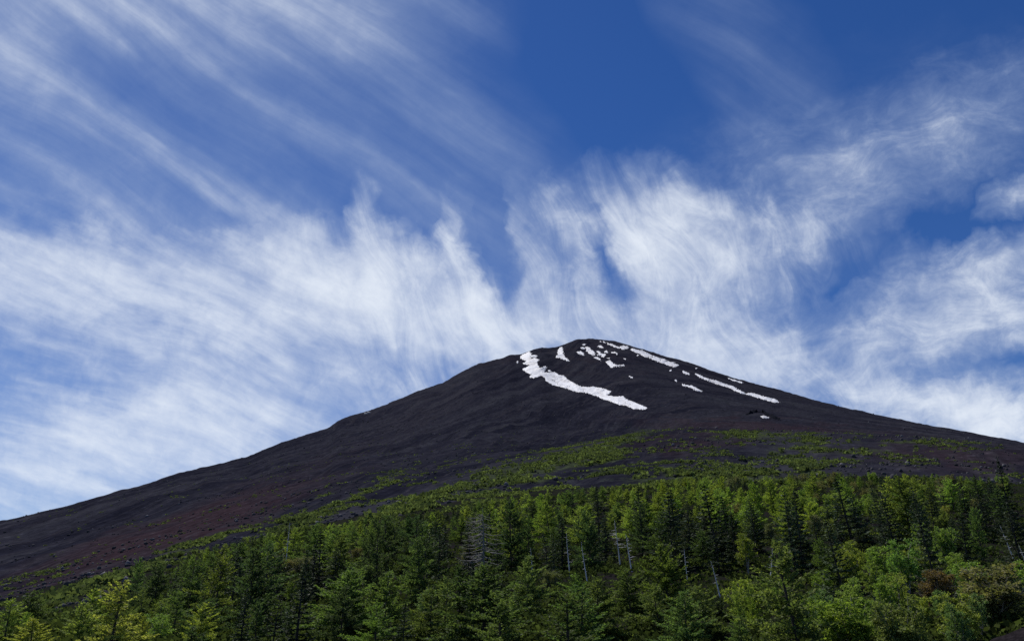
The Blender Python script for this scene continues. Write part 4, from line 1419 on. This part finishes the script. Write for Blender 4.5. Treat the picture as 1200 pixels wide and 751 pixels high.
def build_scrub():
    rng = np.random.default_rng(77)
    x, y, z, d = scatter(150000, 120, 1500, rng)
    veg, _ = cover_at(x, y, z)
    clump = fbm(x / 18, y / 18, 3, 0.6, 31)
    tl = np.array(TREELINE, float)
    px, py = project(x, y, z)
    over = py < np.interp(px, tl[:, 0], tl[:, 1]) + 14          # only above the forest's edge
    edge = np.clip(1 - (np.interp(px, tl[:, 0], tl[:, 1]) + 10 - py) / 22, 0, 1) * np.where(px < 520, 0.05, 0.4)
    p = np.clip((np.maximum(veg, edge) - 0.22 + clump * 1.15) * 1.1, 0, 1) ** 1.4
    ok = (rng.random(len(x)) < p * 0.75) & over & (d > 130)
    x, y, z, d, veg = x[ok][:14000], y[ok][:14000], z[ok][:14000], d[ok][:14000], veg[ok][:14000]
    n = len(x)
    m = 15
    rad = rng.uniform(0.5, 1.6, n) * (0.75 + 0.7 * veg)
    hgt = rad * rng.uniform(0.35, 0.75, n) * np.where(rng.random(n) < 0.06, 2.2, 1)
    a = rng.random((n, m)) * 6.283
    q = np.sqrt(rng.random((n, m)))
    up = np.sqrt(np.clip(1 - q * q, 0, 1)) * rng.uniform(0.4, 1.0, (n, m))
    c = np.stack([x[:, None] + np.cos(a) * q * rad[:, None], y[:, None] + np.sin(a) * q * rad[:, None], z[:, None] + up * hgt[:, None] * 1.1 + 0.1], -1).reshape(-1, 3)
    ax = np.stack([np.cos(a) * q, np.sin(a) * q, up + 0.4], -1).reshape(-1, 3) + rng.normal(size=(n * m, 3)) * 0.5
    size = np.repeat(rad, m) * rng.uniform(0.45, 0.85, n * m)
    me = blades('alpine_scrub', c, ax, size * 1.2, size, leaf_cloud_material('scrub_leaves', (0.066, 0.084, 0.040), (0.145, 0.180, 0.058)), rng)
    link('alpine_scrub', me, kind='stuff')
    print('SCRUB', n)


build_scrub()


def build_undergrowth():
    rng = np.random.default_rng(79)
    x, y, z, d = scatter(15000, 60, 330, rng)
    px, py = project(x, y, z)
    tl = np.array(TREELINE, float)
    ok = (py > np.interp(px, tl[:, 0], tl[:, 1]) + 4)
    x, y, z = x[ok], y[ok], z[ok]
    n, m = len(x), 15
    rad = rng.uniform(0.5, 1.3, n)
    a = rng.random((n, m)) * 6.283
    q = np.sqrt(rng.random((n, m)))
    up = rng.uniform(0.1, 1.0, (n, m))
    c = np.stack([x[:, None] + np.cos(a) * q * rad[:, None], y[:, None] + np.sin(a) * q * rad[:, None], z[:, None] + up * rad[:, None] * 0.9], -1).reshape(-1, 3)
    ax = rng.normal(size=(n * m, 3)) + np.array([0, 0, 0.4])
    size = np.repeat(rad, m) * rng.uniform(0.25, 0.5, n * m)
    me = blades('undergrowth', c, ax, size * 1.2, size, leaf_cloud_material('undergrowth_leaves', (0.030, 0.044, 0.016), (0.075, 0.095, 0.026)), rng)
    link('undergrowth', me, kind='stuff')


build_undergrowth()


def rock_material():
    m, n = material('lava_rock')
    geo = n.new('ShaderNodeNewGeometry')
    t = n.noise(geo.outputs['Position'], 0.8, 5.0, 0.7)
    c = n.ramp(t, [(0.3, (0.034, 0.034, 0.040)), (0.7, (0.090, 0.088, 0.092))])
    c = n.mix(1.0, c, n.ramp(geo.outputs['Random Per Island'], [(0.0, 0.5), (0.8, 1.1), (1.0, 2.2)]), 'MULTIPLY')
    finish(n, c, 1.0, None, 0.0)
    return m


ROCK = rock_material()


def ico():
    f = (1 + 5 ** 0.5) / 2
    v = np.array([(-1, f, 0), (1, f, 0), (-1, -f, 0), (1, -f, 0), (0, -1, f), (0, 1, f), (0, -1, -f), (0, 1, -f), (f, 0, -1), (f, 0, 1), (-f, 0, -1), (-f, 0, 1)], float)
    t = np.array([(0, 11, 5), (0, 5, 1), (0, 1, 7), (0, 7, 10), (0, 10, 11), (1, 5, 9), (5, 11, 4), (11, 10, 2), (10, 7, 6), (7, 1, 8), (3, 9, 4), (3, 4, 2), (3, 2, 6), (3, 6, 8), (3, 8, 9), (4, 9, 5), (2, 4, 11), (6, 2, 10), (8, 6, 7), (9, 8, 1)])
    return v / np.linalg.norm(v[0]), t


def build_boulders():
    rng = np.random.default_rng(91)
    x, y, z, d = scatter(26000, 160, 2600, rng)
    dx, dy = x - SUMMIT[0], y - SUMMIT[1]
    tl = np.array(TREELINE, float)
    px, py = project(x, y, z)
    lines = fbm((dx * 0.47 + dy * -0.88) / 40, (dx * -0.88 + dy * -0.47) / 300, 3, 0.6, 51)
    p = np.clip(0.10 + (lines - 0.05) * 1.8, 0.03, 1)
    ok = (rng.random(len(x)) < p) & (py < np.interp(px, tl[:, 0], tl[:, 1]) + 8)
    x, y, z, d = x[ok][:6000], y[ok][:6000], z[ok][:6000], d[ok][:6000]
    n = len(x)
    v0, t0 = ico()
    s = 0.22 + 0.75 * rng.random(n) ** 4 + 0.00045 * d
    v = v0[None] * rng.uniform(0.65, 1.25, (n, 12, 1)) * s[:, None, None] * rng.uniform(0.7, 1.3, (n, 1, 3))
    v = v + np.stack([x, y, z + s * 0.25], 1)[:, None]
    f = t0[None] + (np.arange(n) * 12)[:, None, None]
    link('lava_boulders', new_mesh('lava_boulders', v.reshape(-1, 3), f.reshape(-1, 3), ROCK), kind='stuff')


build_boulders()


def build_outcrop(pts, depth, height, label):
    """a craggy ledge of lava along a line on the slope"""
    rng = np.random.default_rng(int(pts[0][0]))
    xs = np.linspace(0, 1, 46)
    px = np.interp(xs, np.linspace(0, 1, len(pts)), [p[0] for p in pts])
    py = np.interp(xs, np.linspace(0, 1, len(pts)), [p[1] for p in pts])
    x, y, z, d = hit(px, py, 400, 4600, 700)
    d = np.convolve(np.pad(d, 4, mode='edge'), np.ones(9) / 9, 'valid')
    az = sight(px, py)[0]
    env = np.sin(np.pi * np.clip(xs, 0.02, 0.98)) ** 0.5
    k = 9
    V = []
    for i in range(len(xs)):
        for j in range(k):
            t = j / (k - 1)
            r = d[i] + (t - 0.35) * depth
            X, Y = math.sin(az[i]) * r, math.cos(az[i]) * r
            prof = [0, 0.55, 0.95, 1.0, 0.85, 0.6, 0.35, 0.12, 0][j]
            hz = prof * height * env[i] * (0.75 + 0.9 * abs(fbm(np.array([i / 3.1]), np.array([j / 2.0]), 3, 0.6, 13)[0]) * 2)
            V.append((X + rng.normal() * 0.8, Y + rng.normal() * 1.0, float(ground_z(X, Y)) - 1.5 * (j in (0, k - 1)) - 1.0 + hz))
    ii = np.arange(len(xs) * k).reshape(len(xs), k)
    q = np.stack([ii[:-1, :-1], ii[1:, :-1], ii[1:, 1:], ii[:-1, 1:]], -1).reshape(-1, 4)
    V = np.array(V)
    c = V.mean(0)
    dark, n = material('dark_lava')
    t = n.noise(n.new('ShaderNodeNewGeometry').outputs['Position'], 0.4, 5.0, 0.7)
    finish(n, n.ramp(t, [(0.35, (0.006, 0.007, 0.011)), (0.7, (0.020, 0.021, 0.027))]), 1.0, None, 0.0)
    o = link('lava_outcrop', new_mesh('lava_outcrop', V - c, q, dark), label=label, category='rock outcrop')
    o.location = c


build_outcrop([(874, 486), (882, 483), (892, 483), (903, 488), (914, 491)], 26, 5.5, 'dark lava ledge on the lower slope above a small isolated snow patch')


def paint(name, c, rough=0.7):
    m, n = material(name)
    t = n.noise(n.new('ShaderNodeTexCoord').outputs['Object'], 2.0, 3.0, 0.6)
    finish(n, n.mix(n.math('MULTIPLY', t, 0.4), c, tuple(v * 0.6 for v in c)), rough)
    return m


HUT_WALL, HUT_ROOF, HUT_DOOR = paint('hut_wall', (0.50, 0.47, 0.43)), paint('hut_roof', (0.75, 0.76, 0.78)), paint('hut_door', (0.10, 0.07, 0.05))


def build_hut(px, py, w, label):
    x, y, z, d = (float(v[0]) for v in hit([px], [py], 400, 4600, 1600))
    z = float(ground_z(x, y))
    root = bpy.data.objects.new('mountain_hut', None)
    COL.objects.link(root)
    root.location = (x, y, z - 0.6)
    root.rotation_euler = (0, 0, -math.atan2(x, y) + 0.15)
    root['label'], root['category'], root['group'] = label, 'hut', 'huts high on the ridge'
    a, b, h, e = w / 2, w * 0.32, 3.4, 1.6

    def box(x0, x1, y0, y1, z0, z1):
        v = [(i, j, k) for i in (x0, x1) for j in (y0, y1) for k in (z0, z1)]
        return np.array(v), np.array([(0, 1, 3, 2), (4, 6, 7, 5), (0, 4, 5, 1), (2, 3, 7, 6), (0, 2, 6, 4), (1, 5, 7, 3)])
    v, f = box(-a, a, -b, b, -2.0, h)
    link('wall', new_mesh('wall', v, f, HUT_WALL), root)
    g = 0.5
    v = np.array([(-a - g, -b - g, h), (a + g, -b - g, h), (a + g, b + g, h), (-a - g, b + g, h), (-a - g, 0, h + e), (a + g, 0, h + e)])
    link('roof', new_mesh('roof', v + np.array([0, 0, 0.01]), [np.array([(0, 1, 5, 4), (2, 3, 4, 5), (0, 3, 2, 1)]), np.array([(0, 4, 3), (1, 2, 5)])], HUT_ROOF), root)
    v, f = box(-0.6, 0.6, -b - 0.05, -b + 0.05, 0.6, 2.7)
    link('door', new_mesh('door', v, f, HUT_DOOR), root)


build_hut(432, 484.2, 8.0, 'pale mountain hut high on the skyline ridge, upper one of a pair')
build_hut(428.4, 485.4, 7.0, 'pale mountain hut high on the skyline ridge, lower one of a pair')
